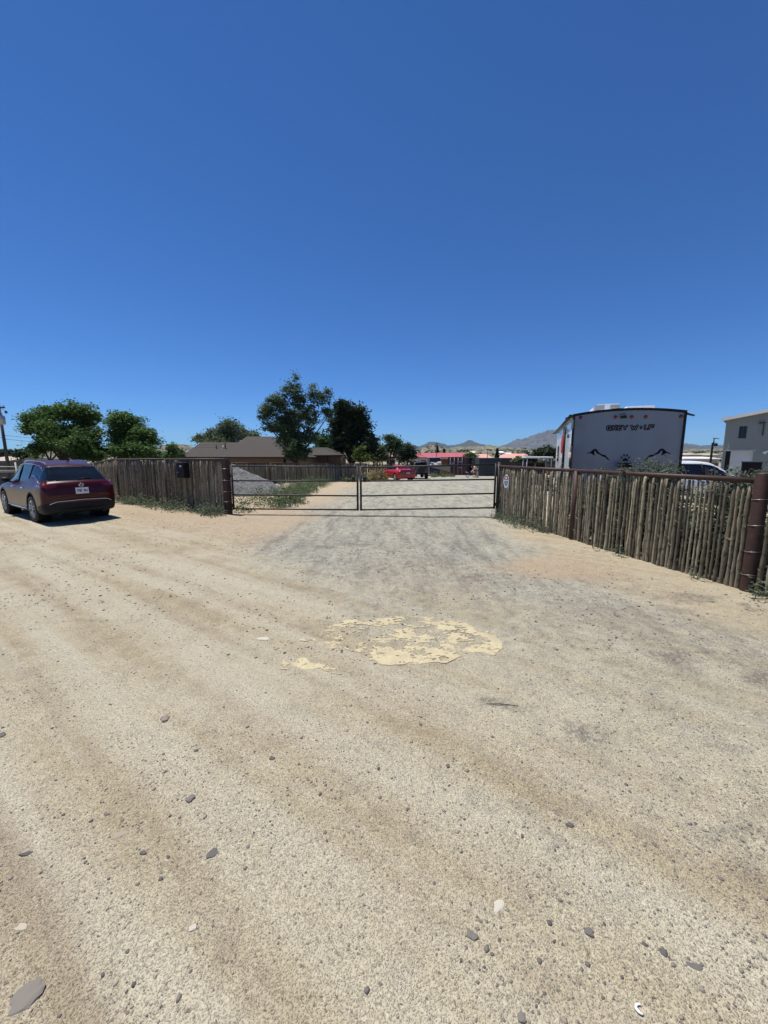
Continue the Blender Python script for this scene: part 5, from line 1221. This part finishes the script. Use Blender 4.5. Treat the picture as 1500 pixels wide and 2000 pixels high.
for k in range(40):
    u = r.uniform(.05, 2.6) if r.random() < .8 else r.uniform(2.6, 7); d = .06+abs(r.normal(0, .12)); p = RG+dr*u-inn*d; sp.append((p.x, p.y, r.uniform(.06, .17)))
for k in range(16): p = RG+dr*r.uniform(.55, 1.9)-inn*(.12+abs(r.normal(0, .16))); sp.append((p.x, p.y, r.uniform(.12, .24)))
for k in range(14): p = RP+dr*r.uniform(-.9, 1.2)-inn*(.1+abs(r.normal(0, .08))); sp.append((p.x, p.y, r.uniform(.05, .12)))
weeds('weeds', sp, 'leafS', .026, 'sparse dry weeds at the foot of the right fence', 610, 60, .26)
sp = []
for k in range(150):
    y = r.uniform(12.2, 34); x = np.interp(y, [12, 14, 20, 30, 36], [-3.4, -3.0, -3.6, -4.0, -3.0])-abs(r.normal(0, 1.3))-.25
    if (x+7.9)**2+(y-20)**2 < 5: continue
    sp.append((x, y, r.uniform(.15, .5)))
weeds('weeds', sp, 'leafC', .045, 'green weeds behind the left gate leaf around the gravel pile', 620, 60, .30)
sp = [(x, y, .45) for x, y in [(r.uniform(-4, -1.0), r.uniform(33, 42)) for _ in range(26)]]
weeds('dry_grass', sp, 'leafC', .09, 'pale weeds at the foot of the inner fence', 630, 14, .3)
sp = [(atx(px, 36.5)+r.normal(0, .25), 36.5+r.normal(0, .5), r.uniform(.25, .5)) for px in (722, 728, 734, 738, 741, 744, 731, 742, 737) for _ in range(3)]
weeds('dry_grass', sp, 'dry', .10, 'tall straw coloured dry grass left of the red coupe', 640, 26, .75)
sp = [(atx(r.uniform(838, 882), 50)+r.normal(0, .3), r.uniform(47, 54), r.uniform(.3, .5)) for _ in range(30)]
weeds('weeds', sp, 'leafC', .11, 'short green grass in front of the maroon container', 650, 14, .25)

# gravel pile
c0 = Vector((atx(455, 20.2), 20.2)); n = 90; a, b = np.meshgrid(np.linspace(-3.2, 3.2, n), np.linspace(-3.0, 3.0, n)); A, B = a.ravel(), b.ravel()
rad = np.sqrt((A/2.75)**2+(B/2.4)**2)+.05*fbm(A, B, 71, 3, 2); hgt = 1.50*np.clip(1-rad, 0, 1)**.92+.035*fbm(A, B, 72, 4, 5)*(rad < 1)
base = np.array([gz(x, y) for x, y in zip(A+c0.x, B+c0.y)])
Z = np.where(rad < 1.0, base+hgt+.02, base-.3)
F = np.array([[j*n+i, j*n+i+1, (j+1)*n+i+1, (j+1)*n+i] for j in range(n-1) for i in range(n-1)])
o = np_mesh('gravel_pile', np.stack([A, B, Z], 1), F, M['wire'], None, True); o.location = (c0.x, c0.y, 0)
g = NT('pile_gravel'); v = g.vor(14, 'Color'); sp_ = g.n('ShaderNodeSeparateColor'); g.l(v, sp_.inputs[0])
M['pile'] = g.out(g.mix(g.noise(3, 4, .7), g.ramp(sp_.outputs[0], [(0, .05), (.5, .17), (1, .34)]), (.16, .16, .15)), .95, g.bump(g.math('ADD', g.vor(14, 'Distance'), g.noise(40, 3)), 1.0, .06)); o.data.materials[0] = M['pile']
tag(o, 'cone shaped pile of grey gravel behind the left gate leaf', 'gravel pile')
# ---------------------------------------------------------------- background yard and houses
def box_px(px0, px1, py0, py1, Y, dep):              # box from picture extents, front face at Y
    x0, x1 = atx(px0, Y), atx(px1, Y); z0 = gz((x0+x1)/2, Y)-.1; z1 = zt(py0, Y)
    return (x0+x1)/2, Y+dep/2, (z0+z1)/2, x1-x0, dep, z1-z0
# maroon shipping container with doors
Yc = 57.0; x0, x1 = atx(877.5, Yc), atx(904.5, Yc); g0 = gz(x0, Yc); ct = thing('shipping_container', 'maroon shipping container with its barred doors facing the yard', 'container', ((x0+x1)/2, Yc, g0), radians(-24))
H = 2.65; Wc = 2.44
MB().box((0, 3.1, H/2), (Wc, 6.0, H-.04)).build('box_body', M['container'], ct)
m = MB()
for k in range(19): m.box((Wc/2+.025, .45+k*.31, H/2), (.05, .16, H-.35)); m.box((-Wc/2-.025, .45+k*.31, H/2), (.05, .16, H-.35))
m.build('corrugation', M['container'], ct)
for s in (-1, 1):
    d_ = MB().box((s*.60, .05, H/2), (1.15, .06, H-.2)).build('door', M['container'], ct)
    for x in (.28, .88): MB().tube([(s*x, -.02, .12), (s*x, -.02, H-.12)], .028, 6).build('lock_bar', M['galv'], d_)
m = MB()
for z in (.06, H-.06): m.box((0, .02, z), (Wc, .1, .12))
for s in (-1, 1): m.box((s*(Wc/2-.05), .02, H/2), (.1, .1, H))
m.build('door_frame', M['container'], ct)
m = MB(); u = -.98
for ch in 'BOX': glyph(m, ch, u, 1.62, .17, .24, lambda m, a, b, r: m.bar((a[0], -.0, a[1]), (b[0], -.0, b[1]), .01, r) if 0 else m.tube([(a[0], .005, a[1]), (b[0], .005, b[1])], r, 4), .022); u += .27
m.build('lettering', M['signwhite'], ct)
for z in (1.95, 1.5, 1.1): MB().box((.62, .012, z), (.5, .01, .05)).build('door_marking', M['signwhite'], ct)
# grey panel next to it, dark slate container
x, y, z, a, b, c = box_px(922, 936, 895, 930, 60, 4); m = MB(); m.box((0, 0, c/2), (a, b, c))
for k in range(6): m.box((-a/2+a*(k+.5)/6, -b/2-.03, c/2), (a/12, .06, c-.1))
t = thing('metal_shed', 'plain grey ribbed shed between the maroon container and the dark container', 'shed', (x, y, z-c/2)); m.build('walls', M['greypanel'], t); MB().box((0, -.1, c+.04), (a+.2, b+.3, .08)).build('roof', M['slate'], t)
x, y, z, a, b, c = box_px(936, 1000, 894.5, 930, 52, 2.5)
t = thing('shipping_container', 'long dark slate container lying behind the right gate post', 'container', (x, y, z-c/2)); MB().box((0, 0, c/2), (a, b, c)).build('box_body', M['slate'], t); m = MB()
for k in range(int(a/.3)): m.box((-a/2+.15+k*.3, -b/2-.02, c/2), (.15, .04, c-.3))
m.build('corrugation', M['slate'], t); MB().box((0, -b/2-.03, c-.08), (a, .08, .16)).build('top_beam', M['slate'], t)
# low dark board fence behind the utility cart
x0, x1, Yf = atx(972, 46), atx(1110, 46), 46; t = thing('board_fence', 'dark board fence behind the utility cart', 'fence', (0, 0, 0)); m = MB(); n = int((x1-x0)/.16)
for k in range(n): m.box((x0+(k+.5)*.16, Yf, (gz(x0, Yf)+zt(902, Yf))/2), (.14, .03, zt(902, Yf)-gz(x0, Yf)+random.uniform(-.04, .04)))
m.build('board_panel', M['timber'], t); MB().box(((x0+x1)/2, Yf-.05, zt(904.5, Yf)), (x1-x0, .05, .1)).build('rail', M['timber'], t)
# blue tarp load, plywood, junk
x, y, z, a, b, c = box_px(839, 860, 893.5, 925, 62, 3); t = thing('covered_stack', 'stack wrapped in a navy blue tarp left of the plywood sheet', 'stack', (x, y, z-c/2)); m = MB(); m.box((0, 0, c/2), (a, b, c), bev=.15); m.build('tarp', M['tarp'], t)
m = MB(); m.box((0, 0, c-.03), (a+.2, b+.1, .08), bev=.03); m.build('top_sheet', M['galv'], t)
x, y, z, a, b, c = box_px(860, 876, 896.5, 925, 61, .12); t = MB().box((0, 0, c/2), (a, .06, c)).box((0, .1, c*.7), (a*.9, .08, .1)).box((-a*.3, .3, c/2), (.1, .5, c*.95)).box((a*.3, .3, c/2), (.1, .5, c*.95)).build('plywood_board', M['ply']); t.location = (x, y, z-c/2); tag(t, 'orange brown plywood sheet standing left of the maroon container', 'board')
m = MB(); random.seed(5)
for k in range(9): m.box((random.uniform(-1.0, 1.0), random.uniform(-.3, .3), .25+random.uniform(0, .35)), (random.uniform(.2, .6), .4, random.uniform(.12, .3)), rz=random.random(), ry=random.uniform(-.3, .3), bev=.03)
yy = 55; xx = atx(853, yy); zz = zt(908, yy); o = m.build('white_sacks', M['roofwhite']); o.location = (xx, yy, zz-.3); tag(o, 'jumble of white sacks and scraps lying on the tilted board', 'sacks')
t = thing('tilted_platform', 'pale sloping board platform under the white sacks', 'platform', (xx, yy, gz(xx, yy))); hp = zz-.05-gz(xx, yy)
MB().prism([(-1.4, hp), (1.8, hp-.15), (1.8, hp-.95), (-1.4, hp-.1)], lambda a, b, q: (a, q, b), -.5, .9).build('deck', M['stuccotan'], t)
for x in (-1.2, 0, 1.5): MB().box((x, .2, hp/2-.1), (.1, .1, hp-.2)).build('leg', M['timber'], t)
m = MB()
yy = 52; xx = atx(852.5, yy); t = thing('storage_bin', 'dark blue bin on the grass below the sloping board', 'bin', (xx, yy, gz(xx, yy)))
MB().prism([(-.26, 0), (.26, 0), (.32, .62), (-.32, .62)], lambda a, b, q: (a, q, b), -.3, .3).build('tub', M['tarp'], t); MB().box((0, 0, .65), (.7, .66, .05), bev=.015).build('lid', M['tarp'], t)
xx = atx(860.5, yy); t = thing('crate', 'small black crate beside the dark blue bin', 'crate', (xx, yy, gz(xx, yy))); MB().box((0, 0, .17), (.4, .35, .32), bev=.02).build('tub', M['black'], t); MB().box((0, 0, .35), (.44, .39, .04)).build('rim', M['slate'], t)
# pergola
Yp = 55; xa, xb = atx(727, Yp), atx(783, Yp); g0 = gz(xa, Yp); zt_ = zt(893.5, Yp); t = thing('pergola', 'dark reddish timber pergola under the trees left of the red coupe', 'pergola', (0, 0, 0))
for y in (Yp, Yp+3): MB().box(((xa+xb)/2, y, zt_), (xb-xa+.4, .12, .22)).build('beam', M['timber'], t)
for k in range(9): MB().box((xa+(xb-xa)*k/8, Yp+1.5, zt_+.15), (.09, 3.8, .12)).build('rafter', M['timber'], t)
for k in range(4):
    for y in (Yp, Yp+3): MB().box((xa+.2+(xb-xa-.4)*k/3, y, (g0+zt_)/2), (.15, .15, zt_-g0)).build('post', M['timber'], t)
# low dark wall / shade cloth behind coupe
x, y, z, a, b, c = box_px(718, 815, 907, 935, 50, .15); m = MB()
for k in range(int(a/.2)): m.box((-a/2+.1+k*.2, 0, c/2), (.18, .05, c+.04*sin(k*2.3)))
o = m.build('board_fence', pm('maroon_boards', (.04, .02, .022), (.028, .015, .018), 2, .8)); o.location = (x, y, z-c/2); tag(o, 'low dark reddish board fence behind the red coupe', 'fence')

def gable(lab, px0, px1, yr, ye, Y, roof, wall, dep=9, hipped=False, windows=3, cat='house', name='house'):
    x0, x1 = atx(px0, Y), atx(px1, Y); g0 = gz((x0+x1)/2, Y)-.3; z1 = zt(ye, Y); zr = zt(yr, Y+dep/2); t = thing(name, lab, cat, ((x0+x1)/2, Y, 0)); a = (x1-x0)/2; o = .5 if a > 3 else .2
    MB().box((0, dep/2, (g0+z1-.1)/2), (2*a-2*o, dep-.8, z1-.1-g0)).build('walls', M[wall], t)
    m = MB(); hx = a*.35 if hipped else 0; v = [(-a, 0, z1), (a, 0, z1), (a, dep, z1), (-a, dep, z1), (-a+hx, dep/2, zr), (a-hx, dep/2, zr)]
    v2 = [(p[0], p[1], p[2]-.15) for p in v]
    m.add(v+v2, [(0, 1, 5, 4), (1, 2, 5), (2, 3, 4, 5), (3, 0, 4), (0, 6, 7, 1), (1, 7, 8, 2), (2, 8, 9, 3), (3, 9, 6, 0), (6, 9, 8, 7)]); m.build('roof', M[roof], t)
    for k in range(windows):
        MB().box((-a+o+(2*a-2*o)*(k+.5)/windows, .38, z1-1.15), (min(1.2, a*.4), .05, .8)).build('window', M['glass'], t)
    return t
gable('long low white building with a dusty red metal roof beyond the yard', 813.5, 918, 884.5, 893, 95, 'roofred', 'stuccowhite', 10, windows=5, cat='building', name='long_building')
gable('house with a flat looking salmon tiled roof, left of the dark conifer', 936, 964, 886.5, 895, 100, 'roofsalmon', 'stuccotan', 10, True)
gable('house with a wide salmon tiled roof, right of the dark conifer', 990, 1048, 886, 893.5, 105, 'roofsalmon', 'stuccotan', 12, True, 4)
gable('low salmon roofed wing in front of the wide salmon roof', 978, 1022, 890, 896.5, 85, 'roofsalmon', 'stuccotan', 7, True, 3)
gable('cream house partly hidden behind the end of the red roof', 918, 934, 883.5, 888, 130, 'rooftan', 'stuccowhite', 10)
gable('small house with a pinkish roof seen beyond the pergola', 753, 774, 887, 892, 85, 'roofsalmon', 'stuccowhite', 9)
gable('long white roofed building low between the trailer and the workshop', 1335, 1412, 892, 895.5, 60, 'roofwhite', 'stuccotan', 8, False, 5, 'building', 'long_building')
gable('tan roofed building at the far left behind the board fence', -40, 15, 891, 900, 60, 'rooftan', 'stuccotan', 9)
gable('pale flat building between the utility pole and the left trees', 22, 60, 895, 899, 75, 'rooftan', 'stuccowhite', 9)
gable('white block house on the hillside above the dark conifer', 976, 986, 881, 884, 190, 'roofwhite', 'stuccowhite', 10, False, 2)
gable('small pale house on the hillside left of the salmon roofs', 921, 930, 881.5, 883.5, 220, 'roofwhite', 'stuccotan', 10, False, 1)
gable('small white house on the hillside right of the block house', 990, 1001, 884, 886.5, 200, 'roofwhite', 'stuccowhite', 10, False, 1)
gable('brown roofed house on the slope right of the trailer', 1345, 1372, 884.5, 888, 120, 'rooftan', 'stuccotan', 10, True, 2)
gable('pale house half hidden by the floodlight post', 1385, 1408, 885.5, 888.5, 130, 'rooftan', 'stuccowhite', 10, True, 2)

# utility poles
def pole(px, ytop, Y, r, lab, arm=1.2, transformer=False, lean=0):
    x = atx(px, Y, 850); g0 = gz(x, Y); h = zt(ytop, Y)-g0; t = thing('utility_pole', lab, 'utility pole', (x, Y, g0))
    MB().tube([(0, 0, -.3), (lean, 0, h)], [r, r*.7], 10).build('pole', M['polewood'], t)
    MB().box((lean, -.1, h-.25), (arm*2, .1, .12)).build('crossarm', M['polewood'], t); m = MB()
    for s in (-.9, -.3, .3, .9): m.lathe([(0, .16), (.03, .15), (.05, .08), (.03, .02)], (lean+s*arm, -.1, h-.19), 'Z', 8)
    m.build('insulators', M['galv'], t)
    if transformer:
        MB().lathe([(0, .36), (.14, .35), (.17, .3), (.17, -.3), (.14, -.34), (0, -.35)], (lean+.28, -.12, h-1.25), 'Z', 14).tube([(lean+.28, -.12, h-.9), (lean+.28, -.12, h-.7)], .03, 6).build('transformer', M['galv'], t)
        MB().lathe([(0, .13), (.05, .12), (.09, .05), (.09, -.08), (0, -.1)], (lean+.62, -.1, h-.62), 'Z', 10).tube([(lean+.1, 0, h-.3), (lean+.6, -.1, h-.55)], .012, 5).build('cutout_switch', M['slate'], t)
    return t, Vector((x+lean, Y, g0+h))
t, top1 = pole(8, 790, 32, .13, 'leaning wooden utility pole with a transformer at the left edge', .55, True, -.1)
pole(742, 850.5, 120, .14, 'distant utility pole between the pine and the green tree', .5)
pole(853.5, 864, 80, .08, 'thin dark pole rising in front of the red roof', .25)
pole(953.5, 876, 75, .08, 'thin dark pole in front of the left salmon roof', .25)
pole(736, 862, 150, .12, 'farther small utility pole just left of the distant one', .5)
m = MB(); P0 = top1+Vector((.1, 0, -2.75)); P1 = at(110, 866, 34)
for k, (dz, e) in enumerate(((0, Vector((0, 0, 0))), (.3, Vector((.3, 0, .25))))):
    a_, b_ = P0+Vector((0, 0, dz)), P1+e+Vector((12, 6, -.2)); m.tube([a_.lerp(b_, f)+Vector((0, 0, -.7*4*f*(1-f)*.5)) for f in np.linspace(0, 1, 12)], .013, 5)
a_, b_ = top1+Vector((0, 0, -2.6)), Vector((-60, 30, top1.z-2.8)); m.tube([a_, a_.lerp(b_, .5)+Vector((0, 0, -.3)), b_], .013, 5)
o = m.build('power_cable', M['black']); tag(o, 'sagging thin cables running from the utility pole to the left trees', 'cable')

# left edge fences
x0, x1, Yf = atx(-60, 36), atx(62, 36), 36; t = thing('board_fence', 'weathered grey board fence at the far left beyond the red car', 'fence', (0, 0, 0)); m = MB(); g0 = gz(x0, Yf)
for k in range(int((x1-x0)/.17)): m.box((x0+(k+.5)*.17, Yf, (g0+zt(900.5, Yf))/2), (.155, .03, zt(900.5, Yf)-g0+random.uniform(-.03, .03)))
m.build('board_panel', pm('grey_boards', (.13, .12, .105), (.08, .075, .068), 3, .9), t)
for k in range(6): MB().box((x0+(x1-x0)*k/5, Yf+.08, (g0+zt(900, Yf))/2), (.12, .12, zt(900, Yf)-g0+.1)).build('post', M['timber'], t)
t = thing('pipe_fence', 'pale pipe rail fence in front of the grey boards at the far left', 'fence', (0, 0, 0)); Yf = 22
for py in (911.5, 919, 921.5): MB().tube([(atx(-60, Yf), Yf, zt(py, Yf)), (atx(34, Yf), Yf, zt(py, Yf))], .022, 8).build('rail', M['palerail'], t)
for px in (-50, -12, 31): MB().tube([(atx(px, Yf), Yf, gz(-20, Yf)), (atx(px-2, Yf), Yf, zt(903, Yf))], .035, 8).build('post', M['palerail'], t)

# ---------------------------------------------------------------- person bent over a small red motorbike
Yq = 46.0; px_ = atx(927, Yq); gq = gz(px_, Yq)
mbk = thing('motorbike', 'small red and white motorbike beside the dark container', 'motorbike', (atx(920.5, Yq), Yq, gq), radians(20))
for x in (-.55, .6):
    m = MB(); m.lathe([(.26+.045*cos(a), .045*sin(a)) for a in np.linspace(0, 2*pi, 9)], (x, 0, .30), 'Y', 24); w__ = m.build('wheel', M['rubber'], mbk); m = MB()
    for k in range(8): m.tube([(x, 0, .3), (x+.26*cos(k*pi/4), 0, .3+.26*sin(k*pi/4))], .008, 4)
    m.lathe([(.23, -.015), (.23, .015), (.215, .015), (.215, -.015)], (x, 0, .3), 'Y', 20); m.build('rim', M['galv'], w__)
m = MB(); m.tube([(.6, 0, .3), (.42, 0, .85)], .03, 6); m.tube([(.42, 0, .8), (0, 0, .45), (-.15, 0, .5), (-.55, 0, .3)], .03, 6); m.build('frame', M['signwhite'], mbk)
MB().box((0, 0, .42), (.35, .22, .28), bev=.06).build('engine', M['black'], mbk)
MB().ball((.15, 0, .75), (.24, .12, .13), 12, 8).build('tank', M['coupered'], mbk); MB().box((-.28, 0, .77), (.55, .16, .07), bev=.03).build('seat', M['black'], mbk)
MB().prism([(-.85, .80), (-.4, .68), (-.4, .74), (-.82, .86)], lambda a, b, q: (a, q, b), -.07, .07).build('rear_mudguard', M['signwhite'], mbk)
MB().prism([(.45, .66), (.95, .60), (.9, .66), (.5, .72)], lambda a, b, q: (a, q, b), -.06, .06).build('front_mudguard', M['coupered'], mbk)
MB().tube([(.36, -.36, .98), (.42, -.1, .92), (.42, .1, .92), (.36, .36, .98)], .015, 6).build('handlebar', M['black'], mbk)
MB().box((.48, 0, .83), (.03, .2, .2), ry=.2).build('number_board', M['signwhite'], mbk)

mbk.scale = (.8, .8, .8)
def skin_body(name, verts, edges, mat, parent, root=0, sub=2):
    me = bpy.data.meshes.new(name); me.from_pydata([v[:3] for v in verts], edges, []); o = bpy.data.objects.new(name, me); COL.objects.link(o)
    if parent: o.parent = parent
    me.materials.append(mat); sk_ = o.modifiers.new('skin', 'SKIN'); sk_.use_smooth_shade = True
    for i, v in enumerate(verts):
        d = me.skin_vertices[0].data[i]; r_ = v[3]; d.radius = (r_, r_) if not hasattr(r_, '__len__') else r_; d.use_root = (i == root)
    s_ = o.modifiers.new('sub', 'SUBSURF'); s_.levels = sub; s_.render_levels = sub; return o
pr = thing('person', 'person in pale peach clothing and dark headgear stooping over the red motorbike', 'person', (atx(931.5, Yq), Yq, gq), 0)
# local: -x toward the bike
bv = [(.10, 0, .84, .135), (.02, 0, 1.0, .13), (-.12, 0, 1.16, .14), (-.27, 0, 1.27, .13), (-.37, 0, 1.31, .06), (-.45, 0, 1.33, .085),
      (.08, -.10, .80, .10), (.02, -.13, .44, .068), (.10, -.13, .08, .045), (-.06, -.14, .04, .04), (.12, .10, .80, .10), (.12, .14, .44, .068), (.22, .14, .08, .045), (.06, .15, .04, .04),
      (-.27, -.19, 1.24, .06), (-.33, -.24, .98, .045), (-.48, -.18, .80, .032), (-.55, -.16, .76, .03),
      (-.27, .19, 1.24, .06), (-.33, .24, .98, .045), (-.48, .18, .80, .032), (-.55, .16, .76, .03)]
be = [(0, 1), (1, 2), (2, 3), (3, 4), (4, 5), (0, 6), (6, 7), (7, 8), (8, 9), (0, 10), (10, 11), (11, 12), (12, 13), (3, 14), (14, 15), (15, 16), (16, 17), (3, 18), (18, 19), (19, 20), (20, 21)]
for s, w_i in ((-1, 17), (1, 21)):
    bx0 = bv[w_i]
    for k in range(5):
        i0 = len(bv); oy = s*(-.03+.02*k); ln = (.05, .075, .08, .075, .06)[k]
        if k == 0: bv += [(bx0[0]+.0, bx0[1]-s*.04, bx0[2]-.02, .012), (bx0[0]-.03, bx0[1]-s*.055, bx0[2]-.045, .010)]
        else: bv += [(bx0[0]-.045, bx0[1]+oy-s*.02, bx0[2]-.02, .010), (bx0[0]-.045-ln*.4, bx0[1]+oy-s*.02, bx0[2]-.02-ln*.6, .009)]
        be += [(w_i, i0), (i0, i0+1)]
skin_body('body', bv, be, M['skin'], pr)
MB().ball((-.50, 0, 1.34), (.135, .125, .15), 14, 10).box((-.60, 0, 1.39), (.12, .2, .03), ry=.3, bev=.01).build('helmet', M['slate'], pr)
MB().prism([(-.1, -.06), (.06, -.06), (.06, .05), (-.1, .02)], lambda a, b, q: (-.575+a*.5, q, 1.29+b), -.09, .09).build('face_guard', M['signwhite'], pr)
m = MB()
for s in (-1, 1):
    x_ = .10 if s < 0 else .22
    m.box((x_-.06, s*.135, .05), (.28, .10, .10), bev=.03)
m.build('shoes', M['black'], pr)
MB().tube([(.12, 0, .74), (.09, 0, .86), (.05, 0, .95)], [.19, .175, .155], 16).build('shorts', M['slate'], pr)

# ---------------------------------------------------------------- hills and mountains
def terrain_mat(name, a, b, dots, dscale, spots=None):
    g = NT(name); n1 = g.noise(dscale*.25, 5, .6); c = g.mix(g.ramp(n1, [(.35, 0), (.65, 1)]), a, b); dn = g.noise(dscale, 3, .7)
    c = g.mix(g.ramp(dn, [(.47, 0), (.56, .9)]), c, dots)
    if spots: c = g.mix(g.ramp(g.noise(dscale*.6, 4, .8), [(.62, 0), (.70, .8)]), c, spots)
    return g.out(c, 1.0)
M['hillnear'] = terrain_mat('scrub_hill', (.21, .18, .12), (.15, .14, .095), (.045, .06, .035), .09, (.34, .30, .22))
M['hillfar'] = terrain_mat('far_hill', (.04, .045, .043), (.03, .036, .034), (.02, .027, .022), .012)
M['granite'] = terrain_mat('granite_mountain', (.085, .075, .073), (.05, .049, .05), (.03, .034, .03), .010, (.24, .215, .19))
def ridge(name, prof, Y, dep, mat, lab, nx=260, ny=34, rough=.12, seed=0, base=-4, fs=1.0):
    xs_ = [atx(p[0], Y) for p in prof]; hs = [zt(p[1], Y)-base for p in prof]; X = np.linspace(xs_[0], xs_[-1], nx); T_ = np.linspace(-1, 1, ny)
    A, B = np.meshgrid(X, T_); h = np.interp(A, xs_, hs); env = np.clip(1-np.abs(B)**1.35, 0, 1); sc = 2*pi/(dep*.55)*fs
    n = fbm(A, B*dep, seed, 5, sc); rg = 1-np.abs(fbm(A, B*dep, seed+1, 4, sc*1.3))
    Z = base+h*env*(1+rough*(n*.6+rg-.6)*(1-np.exp(-(B/.10)**2)*.75))+h*.03*fbm(A, B*dep, seed+2, 3, sc*5)*env
    nn = np.arange(nx*ny).reshape(ny, nx); F = np.stack([nn[:-1, :-1].ravel(), nn[:-1, 1:].ravel(), nn[1:, 1:].ravel(), nn[1:, :-1].ravel()], 1)
    o = np_mesh(name, np.stack([A.ravel(), (Y+B*dep).ravel(), Z.ravel()], 1), F, M[mat], None, True); return tag(o, lab, 'hills', kind='structure')
ridge('granite_mountain', [(940, 884), (960, 878), (986, 871.4), (1002, 868), (1012, 861), (1019, 858), (1032, 857.5), (1043, 854), (1052, 852), (1060, 847), (1070, 842.6), (1080, 842), (1091, 841), (1130, 840), (1170, 846), (1210, 852), (1250, 860), (1300, 868), (1345, 873), (1400, 882)], 5200, 1500, 'granite', 'rugged granite mountain behind the trailer', 420, 70, .35, 5)
ridge('distant_hills', [(-900, 884), (-300, 882), (0, 881), (55, 880), (120, 877), (250, 876), (308, 873.5), (330, 874), (372, 873.5), (440, 876), (560, 878), (700, 876), (760, 870), (782, 867), (800, 867.5), (818, 872), (828, 868), (838, 863.5), (848, 862.4), (858, 866), (872, 870.5), (885, 869.5), (892, 868.5), (900, 867), (907, 863), (915, 859.3), (922, 862.5), (938, 868.6), (950, 870.5), (965, 872.5), (986, 876), (1010, 880)], 4300, 900, 'hillfar', 'blue grey distant hills with a pointed peak', 700, 40, .15, 8)
ridge('distant_hills', [(1300, 882), (1338, 873), (1352, 874.5), (1368, 875.6), (1374, 873), (1382, 869.8), (1390, 868.3), (1397, 868.2), (1404, 870), (1412, 873), (1440, 876), (1520, 878), (1700, 880), (2300, 884)], 4200, 800, 'hillfar', 'low grey hill beside the grey workshop', 300, 34, .15, 15)
ridge('scrub_hill', [(-700, 886), (-300, 884), (0, 882.5), (60, 882), (110, 880), (180, 881), (330, 880), (344, 874), (352, 870), (360, 868), (368, 871), (385, 878), (480, 882), (700, 884), (815, 884.5)], 900, 260, 'hillnear', 'low scrub covered hills beyond the left trees', 500, 40, .25, 25, base=-5)
ridge('scrub_hill', [(790, 885), (812, 880), (826, 875), (838, 872.2), (852, 871.8), (866, 874.5), (880, 879), (900, 884), (910, 886)], 700, 160, 'hillnear', 'bare tan hill behind the red roofed building', 200, 34, .18, 35, base=-5)
ridge('scrub_hill', [(860, 880), (890, 873.5), (915, 873), (935, 874.5), (955, 872.5), (970, 872.2), (990, 873.2), (1003, 878), (1030, 879), (1080, 880), (1150, 881), (1300, 880), (1345, 877.5), (1410, 877.5), (1520, 879), (1900, 881)], 1000, 300, 'hillnear', 'tan hillside dotted with dark scrub behind the salmon roofs', 500, 40, .25, 45, base=-5)
ridge('scrub_slope', [(700, 889), (840, 884), (930, 880), (990, 880), (1060, 883), (1340, 884), (1420, 883), (1700, 885)], 420, 150, 'hillnear', 'gentle scrub slope at the edge of the valley', 400, 30, .2, 55, base=-4.5)
# scattered junipers on the near slopes
r = np.random.default_rng(88); V = []; n = 2000
for k in range(n):
    px = r.uniform(800, 1440) if r.random() < .75 else r.uniform(-200, 400); Y = r.uniform(230, 900)**1.0
    V.append((atx(px, Y), Y))
dg_ = bpy.context.evaluated_depsgraph_get() if False else None
from mathutils.bvhtree import BVHTree
bpy.context.view_layer.update(); trees_ = []
for o in bpy.data.objects:
    if o.name.startswith(('scrub_hill', 'scrub_slope')): trees_.append(BVHTree.FromPolygons([v.co[:] for v in o.data.vertices], [p.vertices[:] for p in o.data.polygons]))
P = []
for x, y in V:
    zs = [h[0].z for h in (t_.ray_cast(Vector((x, y, 500)), Vector((0, 0, -1))) for t_ in trees_) if h[0] is not None]
    z = max(zs+[gz(x, y)]); s = r.uniform(.8, 2.4)*(1 if y < 500 else 1.7)
    q = r.normal(0, .42, (34, 3))*s*np.array([1, 1, .75]); q[:, 2] = np.abs(q[:, 2]); P.append(q+np.array([x, y, z]))
o = leaves('hillside_scrub', np.concatenate(P), 1.2, 'leafD', None, 1.2, 89); tag(o, 'dark juniper scrub dotted over the hillsides', 'scrub', kind='stuff')

# ---------------------------------------------------------------- air
hz_ = MB(); hz_.box((0, 1500, 235), (16000, 15500, 510)); o = hz_.build('haze', M['white'])
hm = bpy.data.materials.new('haze_air'); hm.use_nodes = True; hm.node_tree.nodes.clear(); ou = hm.node_tree.nodes.new('ShaderNodeOutputMaterial'); pv_ = hm.node_tree.nodes.new('ShaderNodeVolumePrincipled')
pv_.inputs['Color'].default_value = (.62, .80, 1, 1); pv_.inputs['Density'].default_value = .00006; pv_.inputs['Anisotropy'].default_value = .1; hm.node_tree.links.new(pv_.outputs[0], ou.inputs['Volume'])
o.data.materials.clear(); o.data.materials.append(hm); tag(o, kind='stuff')
